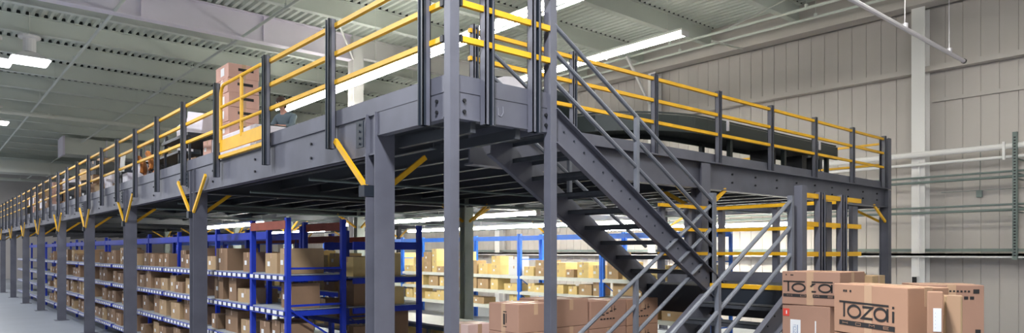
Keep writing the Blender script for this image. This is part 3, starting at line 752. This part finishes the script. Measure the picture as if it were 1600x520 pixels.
def oncorner(pxl, dl, pxr, dr, dep):
    """front face between two ground points; returns centre, rotation and width of a carton of depth dep"""
    a = Vector(W(pxl, dl)); b = Vector(W(pxr, dr)); u = (b-a).normalized(); rz = math.atan2(u.y, u.x)
    nrm = Vector((-u.y, u.x)); c = (a+b)/2 + nrm*dep/2
    return (c.x, c.y), rz, (b-a).length
# right-hand pallet: the big carton with the wordmark
ztop = 2.072
(cx, cy), rz, ww = oncorner(1303, 5.0, 1418, 4.33, .31)
hh = .345
B1 = big_carton('large brown carton with an unbroken printed wordmark, topmost of the cartons', (cx, cy, ztop-hh), rz, ww, .31, hh, M['boxrose2'], (-ww/2+.06, .055, ww*.77, .165))
marks(B1, [(-ww/2+.10+k*.022, -ww/2+.116+k*.022, hh-.055, hh-.04) for k in (0, 1, 3)], M['ink'], 'printed_code', -.155)
B2 = big_carton('large brown carton directly under the one with the unbroken wordmark', (cx+.01, cy, ztop-2*hh-.005), rz+.01, ww, .31, hh, M['boxrose2'])
marks(B2, [(-ww/2+.03, -ww/2+.32, hh-.06, hh-.03)], M['ink'], 'printed_bar', -.155)
for k in range(3): big_carton('brown carton low in the stack topped by the unbroken wordmark, %s from top' % ORD[k+2], (cx, cy, .12+(2-k)*.415), rz, ww, .31, .41, M['boxrose2'])
def pallet(x, y, rz, w, d, label):
    o = thing('pallet', label, 'pallet', (x, y, 0), rz, local=True)
    for k in range(6):
        t = -d/2+.05+k*(d-.1)/5; part('deck_board', M['wood'], o, (-w/2, w/2, t-.05, t+.05, .098, .12))
    for t in (-w/2+.05, 0, w/2-.05): part('stringer', M['wood'], o, (t-.04, t+.04, -d/2, d/2, 0, .098))
pallet(cx, cy, rz, .8, .4, 'wooden pallet under the stack topped by the unbroken wordmark carton')
# carton with broken wordmark, left of it
LFX = 6.65
bx = big_carton('brown carton whose wordmark is broken by tape, on a torn carton', (LFX+.28, 3.22, 1.772), math.radians(-90), .58, .56, .33, M['boxrose'], (-.275, .075, .56, .155), gap=(.40, .52))
marks(bx, [(-.25, -.24, .29, .305), (-.2, -.17, .29, .3)], M['ink'], 'printed_code', -.28)
b_ = MB()
tr = big_carton('torn brown carton with red tag and white shipping label', (LFX+.25, 3.25, 1.352), math.radians(-94), .50, .50, .415, M['boxrose'], tape=False)
marks(tr, [(-.24, -.17, .30, .375)], M['red'], 'red_tag', -.25); marks(tr, [(-.205, -.195, .32, .355)], M['label'], 'tag_arrow', -.2535)
lb = marks(tr, [(-.16, -.05, .02, .27)], M['label'], 'shipping_label', -.25)
b = MB()
for (u, v, s_) in ((.0, .0, 1),):
    q2 = MB(); logo(q2, 0, 0, .16, .055, 0)
    for vv in q2.v: b.v.append(Vector((-.075-vv.z, -.2545, .06+vv.x)))
    b.f = q2.f; b.m = q2.m
b.build('label_print', M['bluegrey'], tr)
marks(tr, [(.10, .112, .04, .27)], M['label'], 'paper_strip', -.25)
for k in range(2): big_carton('brown carton below the torn carton, %s from the pallet' % ORD[1-k], (LFX+.28, 3.22, .12+(1-k)*.616), math.radians(-90), .56, .56, .612, M['boxrose'])
pallet(LFX+.28, 3.22, math.radians(-90), .7, .8, 'wooden pallet under the stack with the torn carton')
for k, (pxl, zt_, dd_) in enumerate(((1320, 2.05, 8.0), (1352, 2.02, 8.2))):
    x_, y_ = W(pxl, dd_)
    for j in range(4):
        big_carton('plain tan carton %s behind the printed cartons, %s from the top' % (('beside the rails', 'nearer the grey column')[k], ORD[j]), (x_, y_, zt_-.40*(j+1)-.003*j), math.radians(-90+k*3), .30, .42, .40, CB[1])
    pallet(x_, y_, math.radians(-90), .36, .5, 'small wooden pallet under the plain tan cartons ' + ('beside the rails' if k == 0 else 'nearer the grey column'))
    pp = C.objects[-1]
for o in list(C.objects):
    if o.name.startswith('pallet') and 'plain tan' in str(o.get('label', '')): o.scale.z = (2.05-1.612)/.12 if 'rails' in o['label'] else (2.02-1.612)/.12
# far-right big carton with upside-down print
(cx, cy), rz, ww = oncorner(1436, 5.85, 1538, 5.75, .42)
zt_ = 2.3-52*5.8/F
B3 = big_carton('large brown carton with upside-down print, at the wall end of the cartons', (cx, cy, zt_-.42), rz, ww, .42, .42, M['boxrose'])
marks(B3, [(-.10+k*.028, -.085+k*.028, .36, .375) for k in range(9)] + [(.165, .21, .35, .385)] + [(-.04+k*.045, -.01+k*.045, .30, .325) for k in range(5)], M['ink'], 'printed_code', -.21)
marks(B3, [(.18, .22, .02, .05)], M['ink'], 'printed_symbol', -.21)
for k in range(3): big_carton('brown carton under the one with upside-down print, %s from the pallet' % ORD[2-k], (cx, cy, .12+(2-k)*((zt_-.42-.12)/3)), rz, ww, .42, (zt_-.42-.12)/3-.003, M['boxrose'])
pallet(cx, cy, rz, .9, .7, 'wooden pallet under the wall-end cartons')
# two small upright cartons in front
for k, (pa, pb, dd_, yt, lab_) in enumerate(((1449, 1474, 4.16, 455, 'narrow tan carton with a white shipping label in a sleeve'), (1476, 1504, 4.22, 462, 'narrow tan carton taped lengthwise beside the labelled one'))):
    (cx, cy), rz, ww = oncorner(pa, dd_, pb, dd_-.04, .09)
    zt_ = 2.3-(yt-393)*dd_/F
    o = big_carton(lab_, (cx, cy, zt_-.5), rz, ww, .09, .5, CB[1] if k else M['boxrose2'], tape=bool(k))
    if k == 0: marks(o, [(-ww/2+.03, ww/2-.01, .26, .40)], M['label'], 'shipping_label', -.045); marks(o, [(-ww/2+.04, ww/2-.04, .28+j*.022, .285+j*.022) for j in range(5)], M['bluegrey'], 'label_print', -.0475)
    for j in range(2): big_carton('tall tan carton under the %s narrow carton, %s' % (('labelled', 'taped')[k], ('upper', 'lower')[j]), (cx, cy, .0+(1-j)*(zt_-.5)/2), rz, ww, .09, (zt_-.5)/2-.002, CB[1])
# central pallet stack under the stair
def stackat(px0, px1, yl, d, n, hh, dep, m, lab_, logo_=False, turn=0):
    (cx, cy), rz, ww = oncorner(px0, d, px1, d-.0, dep)
    rz += turn; zt_ = 2.3-(yl-393)*d/F
    out = []
    for k in range(n):
        h_ = hh if k < n-1 else zt_-.12-hh*(n-1)
        if h_ < .1: break
        out.append(big_carton(lab_ % ORD[k], (cx, cy, zt_-hh*k-h_), rz, ww, dep, h_-.003, m))
    return out, (cx, cy, rz, ww)
def face_stack(x0, y0, w, dep, zt, n, hh, m, lab_, rz):
    out = []; z = zt
    for k in range(n):
        h_ = hh if k < n-1 else z-.12
        out.append(big_carton(lab_ % ORD[k], (x0, y0, z-h_), rz, w, dep, h_-.003, m)); z -= h_
    return out
AX = math.radians(-90)      # front faces -x
# local front (-y) turned to face -x; cartons sit in a row along the aisle under the stair
s_ = face_stack(5.08, 5.74, .50, .50, 1.74, 4, .31, M['boxrose'], 'rosy carton with a side symbol left of the stair post, %s from top', AX)
marks(s_[0], [(.0, .03, .08, .20), (.045, .055, .1, .2), (.0, .055, .215, .225), (.0, .055, .055, .062)], M['ink'], 'printed_symbol', -.25)
face_stack(5.65, 5.80, .58, .56, 1.76, 4, .31, M['boxrose'], 'rosy brown carton just behind the stair post, %s from top', AX)
s_ = face_stack(6.29, 5.80, .58, .64, 1.72, 4, .33, M['boxrose'], 'brown carton with faint print behind the hand rails, %s from top', AX)
s2_ = face_stack(6.96, 5.82, .58, .62, 1.71, 4, .33, M['boxrose2'], 'brown carton with faint print beside the half landing, %s from top', AX)
face_stack(4.86, 6.36, .34, .34, 1.48, 3, .4, M['boxpale'], 'small brown carton behind the near corner stack, %s from top', AX)
def marks_side(o, x, rects):
    b = MB()
    for a0, a1, z0, z1 in rects: b.box(x+.0008, x+.003, a0, a1, z0, z1)
    return b.build('printed_code', M['ink'], o)
for st2 in (s_, s2_):
    for o in st2[:2]:
        marks_side(o, .29, [(-.12+k*.07, -.075+k*.07, .15+.02*k, .162+.02*k) for k in range(4)] + [(-.15+k*.055, -.115+k*.055, .10, .115) for k in range(5)] + [(.05, .056, .2, .25), (.1, .106, .19, .26)])
for j, (x_, y_, w_, d_) in enumerate(((5.38, 5.8, .62, 1.10), (6.63, 5.82, .62, 1.3), (4.86, 6.36, .36, .36))):
    pallet(x_, y_, AX, w_, d_, ['wooden pallet under the near half of the cartons by the stair', 'wooden pallet under the far half of the cartons by the stair', 'small wooden pallet under the carton behind the corner stack'][j])
# grey lumpy bag on the bright rack, red bin
o = thing('plastic_bag', 'grey film-wrapped bundle on a carton under the stair', 'bag', (9.4, 8.6, 0))
# ------------------------------------------------------------------ conveyor on the deck
cv = thing('belt_conveyor', 'dark belt conveyor on the mezzanine curving away from the front rail', 'conveyor', (10, 7.2, TOPZ))
path = [(15.7, 7.35), (13.5, 7.35), (11.5, 7.35), (10.6, 7.35)]
cxx, cyy, rad = 10.6, 9.05, 1.70
path += [(cxx-rad*math.sin(t), cyy-rad*math.cos(t)) for t in [k*math.pi/2/9 for k in range(1, 10)]]
path += [(8.9, 10.5), (8.9, 13.0)]
def sweep(off, z0, z1, wd):
    q = MB(); P = [Vector((a, b, 0)) for a, b in path]; vs = []
    for i, p in enumerate(P):
        dd = (P[min(i+1, len(P)-1)]-P[max(i-1, 0)]).normalized(); nn = Vector((-dd.y, dd.x, 0))
        a, b2 = p+nn*(off-wd/2), p+nn*(off+wd/2)
        vs += [(a.x, a.y, z0), (b2.x, b2.y, z0), (b2.x, b2.y, z1), (a.x, a.y, z1)]
    fs = [(i*4+j, i*4+(j+1) % 4, (i+1)*4+(j+1) % 4, (i+1)*4+j) for i in range(len(P)-1) for j in range(4)]
    k = (len(P)-1)*4; fs += [(3, 2, 1, 0), (k, k+1, k+2, k+3)]
    q.add(vs, fs); return q
sweep(-.36, 4.33, 4.61, .04).build('side_frame', M['convframe'], cv); sweep(.36, 4.36, 4.64, .04).build('side_frame', M['convframe'], cv)
sweep(0, 4.52, 4.55, .66).build('belt', M['rubber'], cv); sweep(0, 4.40, 4.42, .66).build('return_pan', M['convframe'], cv)
sweep(.34, 4.66, 4.69, .02).build('guide_rail', M['convframe'], cv); sweep(-.39, 4.62, 4.635, .05).build('top_flange', M['railtube'], cv)
for x_ in (15.3, 13.4, 11.4):
    part('support_leg', M['convframe'], cv, (x_-.04, x_+.04, 7.0, 7.08, TOPZ, 4.40), (x_-.04, x_+.04, 7.6, 7.68, TOPZ, 4.36), (x_-.03, x_+.03, 7.08, 7.6, 3.95, 4.0))
for x_, y_ in ((9.5, 7.3), (8.55, 9.3), (8.55, 11.4)): part('support_leg', M['convframe'], cv, (x_-.04, x_+.04, y_-.04, y_+.04, TOPZ, 4.42))
q = MB()
for x_ in (14.2, 14.7, 12.9): q.box(x_, x_+.2, 7.05, 7.5, 4.05, 4.34)
q.tube([(13.9, 7.3, 4.06), (15.2, 7.3, 4.06)], .07, 10)
q.each('drive_motor', M['black'], cv)
q = MB()
for x_ in (14.8, 12.7, 11.2): q.box(x_-.02, x_+.02, 6.935, 6.97, 4.50, 4.68)
q.each('side_sensor', M['silver'], cv)
# rolls on the deck behind the landing
o = thing('film_roll', 'big lavender wrapped roll lying on the deck behind the landing', 'roll', (6.9, 8.3, TOPZ))
q = MB(); q.tube([(6.9, 8.0, TOPZ+.62), (7.0, 8.9, TOPZ+.62)], .62, 28); q.build('roll_body', M['pale'], o)
q = MB(); q.tube([(6.9, 7.99, TOPZ+.62), (6.895, 7.96, TOPZ+.62)], .28, 20); q.build('roll_core', M['label'], o)
q = MB(); q.tube([(6.9+.64*math.cos(t), 8.2, TOPZ+.62+.64*math.sin(t)) for t in [k*2*math.pi/28 for k in range(28)]], .02, 6, True); q.build('band', M['black'], o)
o = thing('cable_reel', 'dark round reel standing on the deck behind the stair head', 'reel', (8.2, 9.3, TOPZ))
q = MB(); q.tube([(7.75, 8.75, TOPZ+.7), (7.79, 8.75, TOPZ+.7)], .70, 28); q.tube([(8.3, 8.75, TOPZ+.7), (8.34, 8.75, TOPZ+.7)], .70, 28); q.build('flange', M['convframe'], o)
q = MB(); q.tube([(7.79, 8.75, TOPZ+.7), (8.3, 8.75, TOPZ+.7)], .42, 24); q.build('drum', M['black'], o)

# ------------------------------------------------------------------ clutter along the aisle edge of the deck
def onedeck(px, x): # y of the point seen at picture column px for plan x
    t = (px-800)/F; return x*(SN-CS*t)/(CS+SN*t)
for k in range(5):
    o = big_carton('pink-brown file carton with a dark label band, %s from the top of its stack' % ORD[4-k], (4.40, 12.71, 4.34+k*.255), math.radians((2, -1, 1, -2, 0)[k]), .54, .66, .252, CB[4])
    marks(o, [(-.10, .17, .13, .18)], M['ink'], 'label_band', -.33)
    b = MB(); b.box(-.2725, -.2705, -.12, .06, .06, .2); b.build('paper_label', M['label'], o)
o = thing('wrapped_pallet', 'low white-wrapped load beneath the stacked file cartons', 'pallet load', (4.5, 11.2, TOPZ))
part('wrapped_load', M['pale'], o, (4.05, 4.75, 10.95, 13.05, 3.86, 4.335), bevel=.03); part('pallet_base', M['wood'], o, (4.05, 4.75, 10.95, 13.05, TOPZ, 3.86))
for k in range(2): carton(.4, .35, .3, CB[4] if k else CB[1], (4.25, 13.3, TOPZ+k*.303), .1*k, ['lower pinkish carton beside the white-wrapped load', 'upper carton beside the white-wrapped load'][k])
# dark table with two white boxes
tb = thing('work_table', 'dark table on the deck carrying tilted white boxes', 'table', (4.2, 14.2, TOPZ))
part('table_top', M['steel_dark'], tb, (3.8, 4.6, 13.6, 15.4, 4.46, 4.52))
for x_ in (3.85, 4.55):
    for y_ in (13.65, 15.3): part('leg', M['steel_dark'], tb, (x_-.02, x_+.02, y_-.02, y_+.02, TOPZ, 4.46))
def tilt_box(name, lab_, loc, size, rot, m, cat='box'):
    o = MB().box(-size[0]/2, size[0]/2, -size[1]/2, size[1]/2, 0, size[2]).build(name, m, bevel=.012); o.location = loc; o.rotation_euler = rot; return tag(o, lab_, cat)
tilt_box('white_box', 'tilted white box on the dark table, nearer the carton stack', (4.15, 13.95, 4.53), (.35, .50, .42), (.18, 0, .3), M['pale'])
tilt_box('white_box', 'tilted white box on the dark table, beside the black chairs', (4.2, 14.75, 4.53), (.35, .55, .36), (-.22, 0, .1), M['pale'])
carton(.45, .4, .35, CB[0], (4.2, 14.0, TOPZ), .1, 'brown carton under the dark table, nearer the carton stack'); carton(.4, .45, .3, M['pale'], (4.2, 14.6, TOPZ), -.1, 'white carton under the dark table', tape=False)
def office_chair(lab_, x_, y_, rz, m, base=TOPZ, seat=.47):
    o = thing('office_chair', lab_, 'chair', (x_, y_, base), rz, local=True)
    MB().box(-.25, .25, -.24, .24, seat, seat+.09).build('seat', m, o, bevel=.03)
    q = MB(); n_ = 8
    vs = []
    for j in range(n_+1):
        t = j/n_; z = seat+.14+t*.55; wd = .23+.03*math.sin(math.pi*t); yb = .24+.06*t-.04*math.sin(math.pi*t)
        vs += [(-wd, yb, z), (wd, yb, z), (wd, yb+.07, z), (-wd, yb+.07, z)]
    fs = [(j*4+k, j*4+(k+1) % 4, (j+1)*4+(k+1) % 4, (j+1)*4+k) for j in range(n_) for k in range(4)] + [(3, 2, 1, 0), (n_*4, n_*4+1, n_*4+2, n_*4+3)]
    q.add(vs, fs); q.build('backrest', m, o, bevel=.015)
    MB().bar((0, .22, seat+.02), (0, .31, seat+.25), .06, .02).build('back_bar', M['black'], o)
    for sx in (-1, 1): MB().tube([(sx*.27, .1, seat+.05), (sx*.29, .1, seat+.25), (sx*.29, -.15, seat+.25)], .018, 6).build('arm', M['black'], o)
    MB().tube([(0, 0, .08), (0, 0, seat)], .03, 8).build('gas_column', M['black'], o)
    for k in range(5):
        a = k*2*math.pi/5; lg_ = MB().bar((0, 0, .12), (.28*math.cos(a), .28*math.sin(a), .07), .04, .03).build('leg', M['black'], o)
        MB().sphere((.28*math.cos(a), .28*math.sin(a), .03), (.03, .03, .03), 8, 6).build('caster', M['black'], lg_)
    return o
office_chair('black office chair behind the table of black monitors, nearer the white boxes', 5.25, onedeck(238, 4.1), 2.6, M['black'])
office_chair('black office chair behind the far end of the table of black monitors', 5.25, onedeck(205, 4.15), -1.0, M['black'])
office_chair('orange-brown leather chair against the rail, nearer the dark table', 3.98, onedeck(262, 3.98)+.2, 1.4, M['orange'], seat=.28)
office_chair('orange-brown leather chair against the rail, next to the black chair', 4.0, onedeck(240, 4.0)-.3, 1.2, M['orange'], seat=.25)
for nm_ in ('office_chair.002', 'office_chair.003'):
    bpy.data.objects[nm_].scale.z = .66
t2 = thing('work_table', 'dark table on the deck carrying black monitors behind the orange chairs', 'table', (4.5, 17.6, TOPZ))
part('table_top', M['steel_dark'], t2, (4.2, 4.9, 15.7, 19.9, 4.40, 4.45))
for x_ in (4.25, 4.85):
    for y_ in (15.8, 17.8, 19.8): part('leg', M['steel_dark'], t2, (x_-.02, x_+.02, y_-.02, y_+.02, TOPZ, 4.40))
def monitor(lab_, x_, y_, w_, h_, m):
    o = thing('monitor', lab_, 'monitor', (x_, y_, 4.451), -.2, local=True)
    MB().box(-.02, .04, -w_/2, w_/2, .06, .06+h_).build('housing', m, o, bevel=.015)
    part('screen', M['convframe'], o, (-.026, -.021, -w_/2+.03, w_/2-.03, .09, .03+h_)); part('stand', M['black'], o, (-.06, .1, -.1, .1, 0, .015), (.041, .06, -.03, .03, .015, .2))
monitor('wide black monitor on the dark table, nearest to the white boxes', 4.3, 17.1, .85, .36, M['black'])
monitor('black monitor on the dark table, middle one of three', 4.3, 18.3, .55, .34, M['black'])
monitor('black monitor on the dark table, farthest from the white boxes', 4.3, 19.4, .6, .36, M['black'])
for k, (yy_, w_, h_, m_) in enumerate(((16.1, .5, .3, CB[0]), (17.0, .6, .42, CB[3]), (18.0, .5, .3, CB[1]), (18.9, .55, .5, M['black']), (19.6, .4, .35, M['pale']))):
    carton(.4, w_, h_, m_, (4.55, yy_, TOPZ), .1*(k-2), ('brown', 'dark brown', 'tan', 'black', 'white')[k]+' box under the table of black monitors', tape=k < 3)
for k, (yy_, w_, h_, m_) in enumerate(((16.1, .3, .2, M['pale']), (17.75, .2, .22, CB[1]), (18.8, .2, .15, M['pale']))):
    carton(.25, w_, h_, m_, (4.45, yy_, 4.451), .2*k, ('white box near the end of the table of black monitors', 'small tan box between the first two black monitors', 'small white box between the last two black monitors')[k], tape=False)
for k, (px_, x_, w_, h_, m_) in enumerate(((210, 3.95, .5, .42, M['pale']), (200, 3.95, .45, .5, M['black']), (192, 4.0, .5, .3, CB[3]), (184, 3.95, .4, .55, M['pale']), (166, 3.95, .5, .4, CB[1]), (157, 4.0, .4, .5, CB[3]), (143, 4.0, .4, .7, M['black']), (134, 4.0, .5, .6, CB[0]), (123, 4.0, .5, .8, M['black']))):
    carton(.4, w_, h_, m_, (x_, onedeck(px_, x_), TOPZ), .05*k, '%s box standing close behind the guardrail, %s beyond the orange chairs' % ({'white_wrap': 'white', 'black_plastic': 'black', 'cardboard_dark': 'dark brown', 'cardboard_tan': 'tan', 'cardboard_brown': 'brown'}[m_.name], ORD[k]), tape=False)
office_chair('black office chair far along the deck among cartons', 4.95, onedeck(150, 4.3), .4, M['black'])
def bin_(lab_, x_, y_, m, h=.6):
    o = thing('waste_bin', lab_, 'bin', (x_, y_, TOPZ))
    MB().lathe((x_, y_, TOPZ), [(.16, 0), (.21, h*.95), (.225, h), (.19, h)], 16).build('bin_body', m, o)
    MB().lathe((x_, y_, TOPZ+h), [(.225, 0), (.2, .05), (.05, .07)], 16).build('lid', M['black'], o)
bin_('white bin beside the orange chairs', 4.0, onedeck(222, 4.0), M['pale'])
bin_('white bin among the far cartons', 4.0, onedeck(176, 4.0), M['pale'])
def tall_tube(lab_, x_, y_, h, m):
    o = MB().tube([(x_, y_, TOPZ), (x_+.1, y_+.05, TOPZ+h)], .06, 10).build('mailing_tube', m); tag(o, lab_, 'tube')
tall_tube('white cardboard tube leaning up past the top rail', 4.1, onedeck(100, 4.1), 1.5, M['label'])
tall_tube('white cardboard tube leaning beside the black chairs', 4.2, onedeck(187, 4.2), 1.25, M['label'])
wb = [(170, .8, 3, .45, 0), (160, .3, 3, .4, 3), (140, .5, 2, .4, 1), (128, .5, 3, .35, 4), (112, .6, 3, .4, 0), (104, .4, 2, .4, 3), (92, .5, 3, .42, 4), (84, .5, 2, .4, 0), (75, .5, 3, .4, 1), (66, .5, 2, .4, 0), (58, .5, 3, .35, 4), (50, .5, 2, .4, 3)]
for k, (px, off, n_, h_, mi) in enumerate(wb):
    x_ = 4.0+off*.5; y_ = onedeck(px, x_)
    for j in range(3 if k not in (3, 7) else 2):
        carton(.5, .45, h_, CB[mi] if (k+j) % 3 else (M['black'] if k % 2 else M['pale']), (x_, y_, TOPZ+j*(h_+.003)), R.uniform(-.3, .3), '%s carton of the %s heap along the deck edge' % (('bottom', 'middle', 'top')[j], ORD[k]), tape=True)
for k, px in enumerate((196, 150, 134, 118)):
    x_ = 4.6; y_ = onedeck(px, x_); o = thing('storage_cabinet', ['dark filing cabinet behind the black chair', 'dark filing cabinet behind the second carton heap', 'dark filing cabinet behind the third carton heap', 'dark filing cabinet behind the fifth carton heap'][k], 'cabinet', (x_, y_, TOPZ))
    part('cabinet_body', M['trouser'], o, (x_-.2, x_+.3, y_-.25, y_+.25, TOPZ, TOPZ+.95+.12*(k % 2)))
    for j in range(3):
        dr = part('drawer', M['steel_dark'], o, (x_-.215, x_-.2, y_-.22, y_+.22, TOPZ+.05+j*.31, TOPZ+.33+j*.31)); part('handle', M['silver'], dr, (x_-.235, x_-.215, y_-.06, y_+.06, TOPZ+.2+j*.31, TOPZ+.22+j*.31))
# counter and person
ct = thing('packing_counter', 'high dark counter in front of the person on the deck', 'counter', (5.6, 13.6, TOPZ))
part('counter_top', M['convframe'], ct, (5.0, 5.8, 13.05, 14.3, 4.70, 4.74)); part('counter_body', M['black'], ct, (5.05, 5.75, 13.1, 14.25, TOPZ, 4.70))

def skinned(name, pts, edges, m, parent, sub=2):
    me = bpy.data.meshes.new(name); me.from_pydata([p[0] for p in pts], edges, []); me.update()
    me.materials.append(m)
    o = bpy.data.objects.new(name, me); C.objects.link(o)
    if parent: o.parent = parent
    sk = o.modifiers.new('skin', 'SKIN'); sk.use_smooth_shade = True
    if not me.skin_vertices: me.skin_vertices.new() if hasattr(me.skin_vertices, 'new') else None
    for i, p in enumerate(pts):
        sv_ = me.skin_vertices[0].data[i]; r = p[1]; sv_.radius = (r, r) if not isinstance(r, tuple) else r
        sv_.use_root = (i == 0)
    ss = o.modifiers.new('sub', 'SUBSURF'); ss.levels = sub; ss.render_levels = sub
    return o
def skin_obj(name, pts, edges, m, parent):
    me = bpy.data.meshes.new(name); me.from_pydata([p[0] for p in pts], edges, []); me.update(); me.materials.append(m)
    o = bpy.data.objects.new(name, me); C.objects.link(o); o.parent = parent
    bpy.context.view_layer.objects.active = o
    o.modifiers.new('skin', 'SKIN').use_smooth_shade = True
    if len(me.skin_vertices) == 0:
        bpy.ops.object.select_all(action='DESELECT'); o.select_set(True)
        bpy.ops.object.mode_set(mode='EDIT'); bpy.ops.object.mode_set(mode='OBJECT')
    for i, p in enumerate(pts):
        d_ = me.skin_vertices[0].data[i]; r = p[1]; d_.radius = r if isinstance(r, tuple) else (r, r); d_.use_root = (i == 0)
    s = o.modifiers.new('sub', 'SUBSURF'); s.levels = 2; s.render_levels = 2
    return o
# local frame: figure faces +y, x to its right, z up, feet at 0
pe = thing('person', 'person with brown hair in a blue-grey shirt leaning over the dark counter', 'person', (6.14, 14.5, TOPZ), math.radians(118), local=True)
pe.scale = (1.06, 1.06, 1.06)
P_ = [((0, 0, .93), .125), ((0, .03, 1.10), .115), ((0, .09, 1.27), .135), ((0, .14, 1.40), .10), ((0, .19, 1.47), .055), ((0, .235, 1.53), .055), ((0, .28, 1.60), .088), ((0, .30, 1.68), .078),
      ((-.19, .13, 1.37), .055), ((-.25, .26, 1.14), .042), ((-.16, .50, 1.12), .030), ((-.14, .58, 1.12), .022),
      ((.19, .13, 1.37), .055), ((.25, .26, 1.14), .042), ((.16, .50, 1.12), .030), ((.14, .58, 1.12), .022),
      ((-.10, 0, .82), .09), ((-.11, .03, .48), .06), ((-.11, -.02, .10), .042), ((-.11, .12, .035), .035),
      ((.10, 0, .82), .09), ((.11, .03, .48), .06), ((.11, -.02, .10), .042), ((.11, .12, .035), .035)]
E_ = [(0, 1), (1, 2), (2, 3), (3, 4), (4, 5), (5, 6), (6, 7), (3, 8), (8, 9), (9, 10), (10, 11), (3, 12), (12, 13), (13, 14), (14, 15), (0, 16), (16, 17), (17, 18), (18, 19), (0, 20), (20, 21), (21, 22), (22, 23)]
# fingers
for sx, wr in ((-1, 11), (1, 15)):
    for k in range(4):
        b0 = Vector(P_[wr][0]); a0 = len(P_)
        P_.append(((b0.x+(k-1.5)*.018, b0.y+.045, b0.z-.004), .0095)); P_.append(((b0.x+(k-1.5)*.022, b0.y+.075-(k == 0 or k == 3)*.01, b0.z-.02), .008)); P_.append(((b0.x+(k-1.5)*.022, b0.y+.085-(k == 3)*.012, b0.z-.045), .007))
        E_ += [(wr, a0), (a0, a0+1), (a0+1, a0+2)]
    a0 = len(P_); P_.append(((b0.x-sx*.035, b0.y+.02, b0.z-.01), .011)); P_.append(((b0.x-sx*.045, b0.y+.05, b0.z-.03), .009)); E_ += [(wr, a0), (a0, a0+1)]
skin_obj('body', P_, E_, M['skin'], pe)
skin_obj('shirt', [((0, 0, .90), .150), ((0, .03, 1.10), .145), ((0, .09, 1.27), .168), ((0, .14, 1.39), .125), ((-.19, .13, 1.37), .078), ((-.25, .25, 1.16), .062), ((-.20, .40, 1.12), .05), ((.19, .13, 1.37), .078), ((.25, .25, 1.16), .062), ((.20, .40, 1.12), .05), ((0, .185, 1.455), .072)],
         [(0, 1), (1, 2), (2, 3), (3, 4), (4, 5), (5, 6), (3, 7), (7, 8), (8, 9), (3, 10)], M['shirt'], pe)
skin_obj('trousers', [((0, 0, .90), .145), ((-.10, 0, .80), .108), ((-.11, .03, .48), .08), ((-.11, -.02, .10), .065), ((.10, 0, .80), .108), ((.11, .03, .48), .08), ((.11, -.02, .10), .065)], [(0, 1), (1, 2), (2, 3), (0, 4), (4, 5), (5, 6)], M['trouser'], pe)
q = MB(); q.sphere((0, .262, 1.668), (.098, .115, .100), 16, 10); q.sphere((0, .215, 1.60), (.088, .07, .10), 12, 8); q.build('hair', M['hair'], pe, smooth=True)
q = MB(); q.sphere((0, .385, 1.60), (.013, .02, .018), 8, 6); q.build('nose', M['skin'], pe, smooth=True)
for sx in (-1, 1):
    MB().sphere((sx*.032, .368, 1.625), (.012, .008, .009), 8, 6).build('eye', M['label'], pe, smooth=True); MB().sphere((sx*.092, .28, 1.61), (.012, .022, .03), 8, 6).build('ear', M['skin'], pe, smooth=True)
MB().box(-.024, .024, .362, .368, 1.56, 1.566).build('mouth', M['red'], pe)
for sx in (-1, 1): MB().box(sx*.11-.05, sx*.11+.05, -.08, .18, 0, .09).build('shoe', M['black'], pe, bevel=.03)
tilt_box('scanner_tray', 'black and white device on the counter in front of the person', (5.42, 14.05, 4.742), (.28, .30, .16), (0, 0, .4), M['black'], 'device')

# remove the unused empty
for o in list(C.objects):
    if o.name.startswith('plastic_bag'): bpy.data.objects.remove(o)

# ------------------------------------------------------------------ light and camera
wd_ = bpy.data.worlds.new('World'); bpy.context.scene.world = wd_; wd_.use_nodes = True
bg = wd_.node_tree.nodes['Background']; bg.inputs[0].default_value = (.86, .90, 1.0, 1); bg.inputs[1].default_value = .28
def lamp(name, x, y, z, sx, sy, e, col=(1, .97, .92)):
    l = bpy.data.lights.new(name, 'AREA'); l.shape = 'RECTANGLE'; l.size = sx; l.size_y = sy; l.energy = e*1.6; l.color = col
    o = bpy.data.objects.new(name, l); C.objects.link(o); o.location = (x, y, z); return o
for x, y, z, s, e in ((-3, 30, 7.70, .9, 350), (-3, 44, 7.70, .9, 600), (-2, 60, 7.70, .9, 900), (-5, 67, 7.7, .9, 700), (-1, 12, 7.70, .9, 380), (-4, 17, 7.70, .9, 350), (1, 2, 7.95, .9, 700), (2.45, 24, 7.7, .85, 150), (2.5, 36.3, 7.7, .85, 150), (2.4, 50, 7.7, .85, 200)):  # most of these belong to the unseen lamps added for brightness
    lamp('high_bay_light', x, y, z, s, s, e, (.93, .95, 1))
cam = bpy.data.cameras.new('camera'); co = bpy.data.objects.new('camera', cam); C.objects.link(co); bpy.context.scene.camera = co
cam.sensor_width = 36; cam.lens = F/1600*36; cam.shift_y = -(260-393)/1600.0
co.location = (0, 0, EYE); co.rotation_euler = (math.radians(90), 0, math.atan2(-CS, SN)); cam.clip_end = 300
vs_ = bpy.context.scene.view_settings; vs_.view_transform = 'Standard'; vs_.look = 'None'; vs_.gamma = 1; vs_.use_curve_mapping = False; vs_.exposure = 0
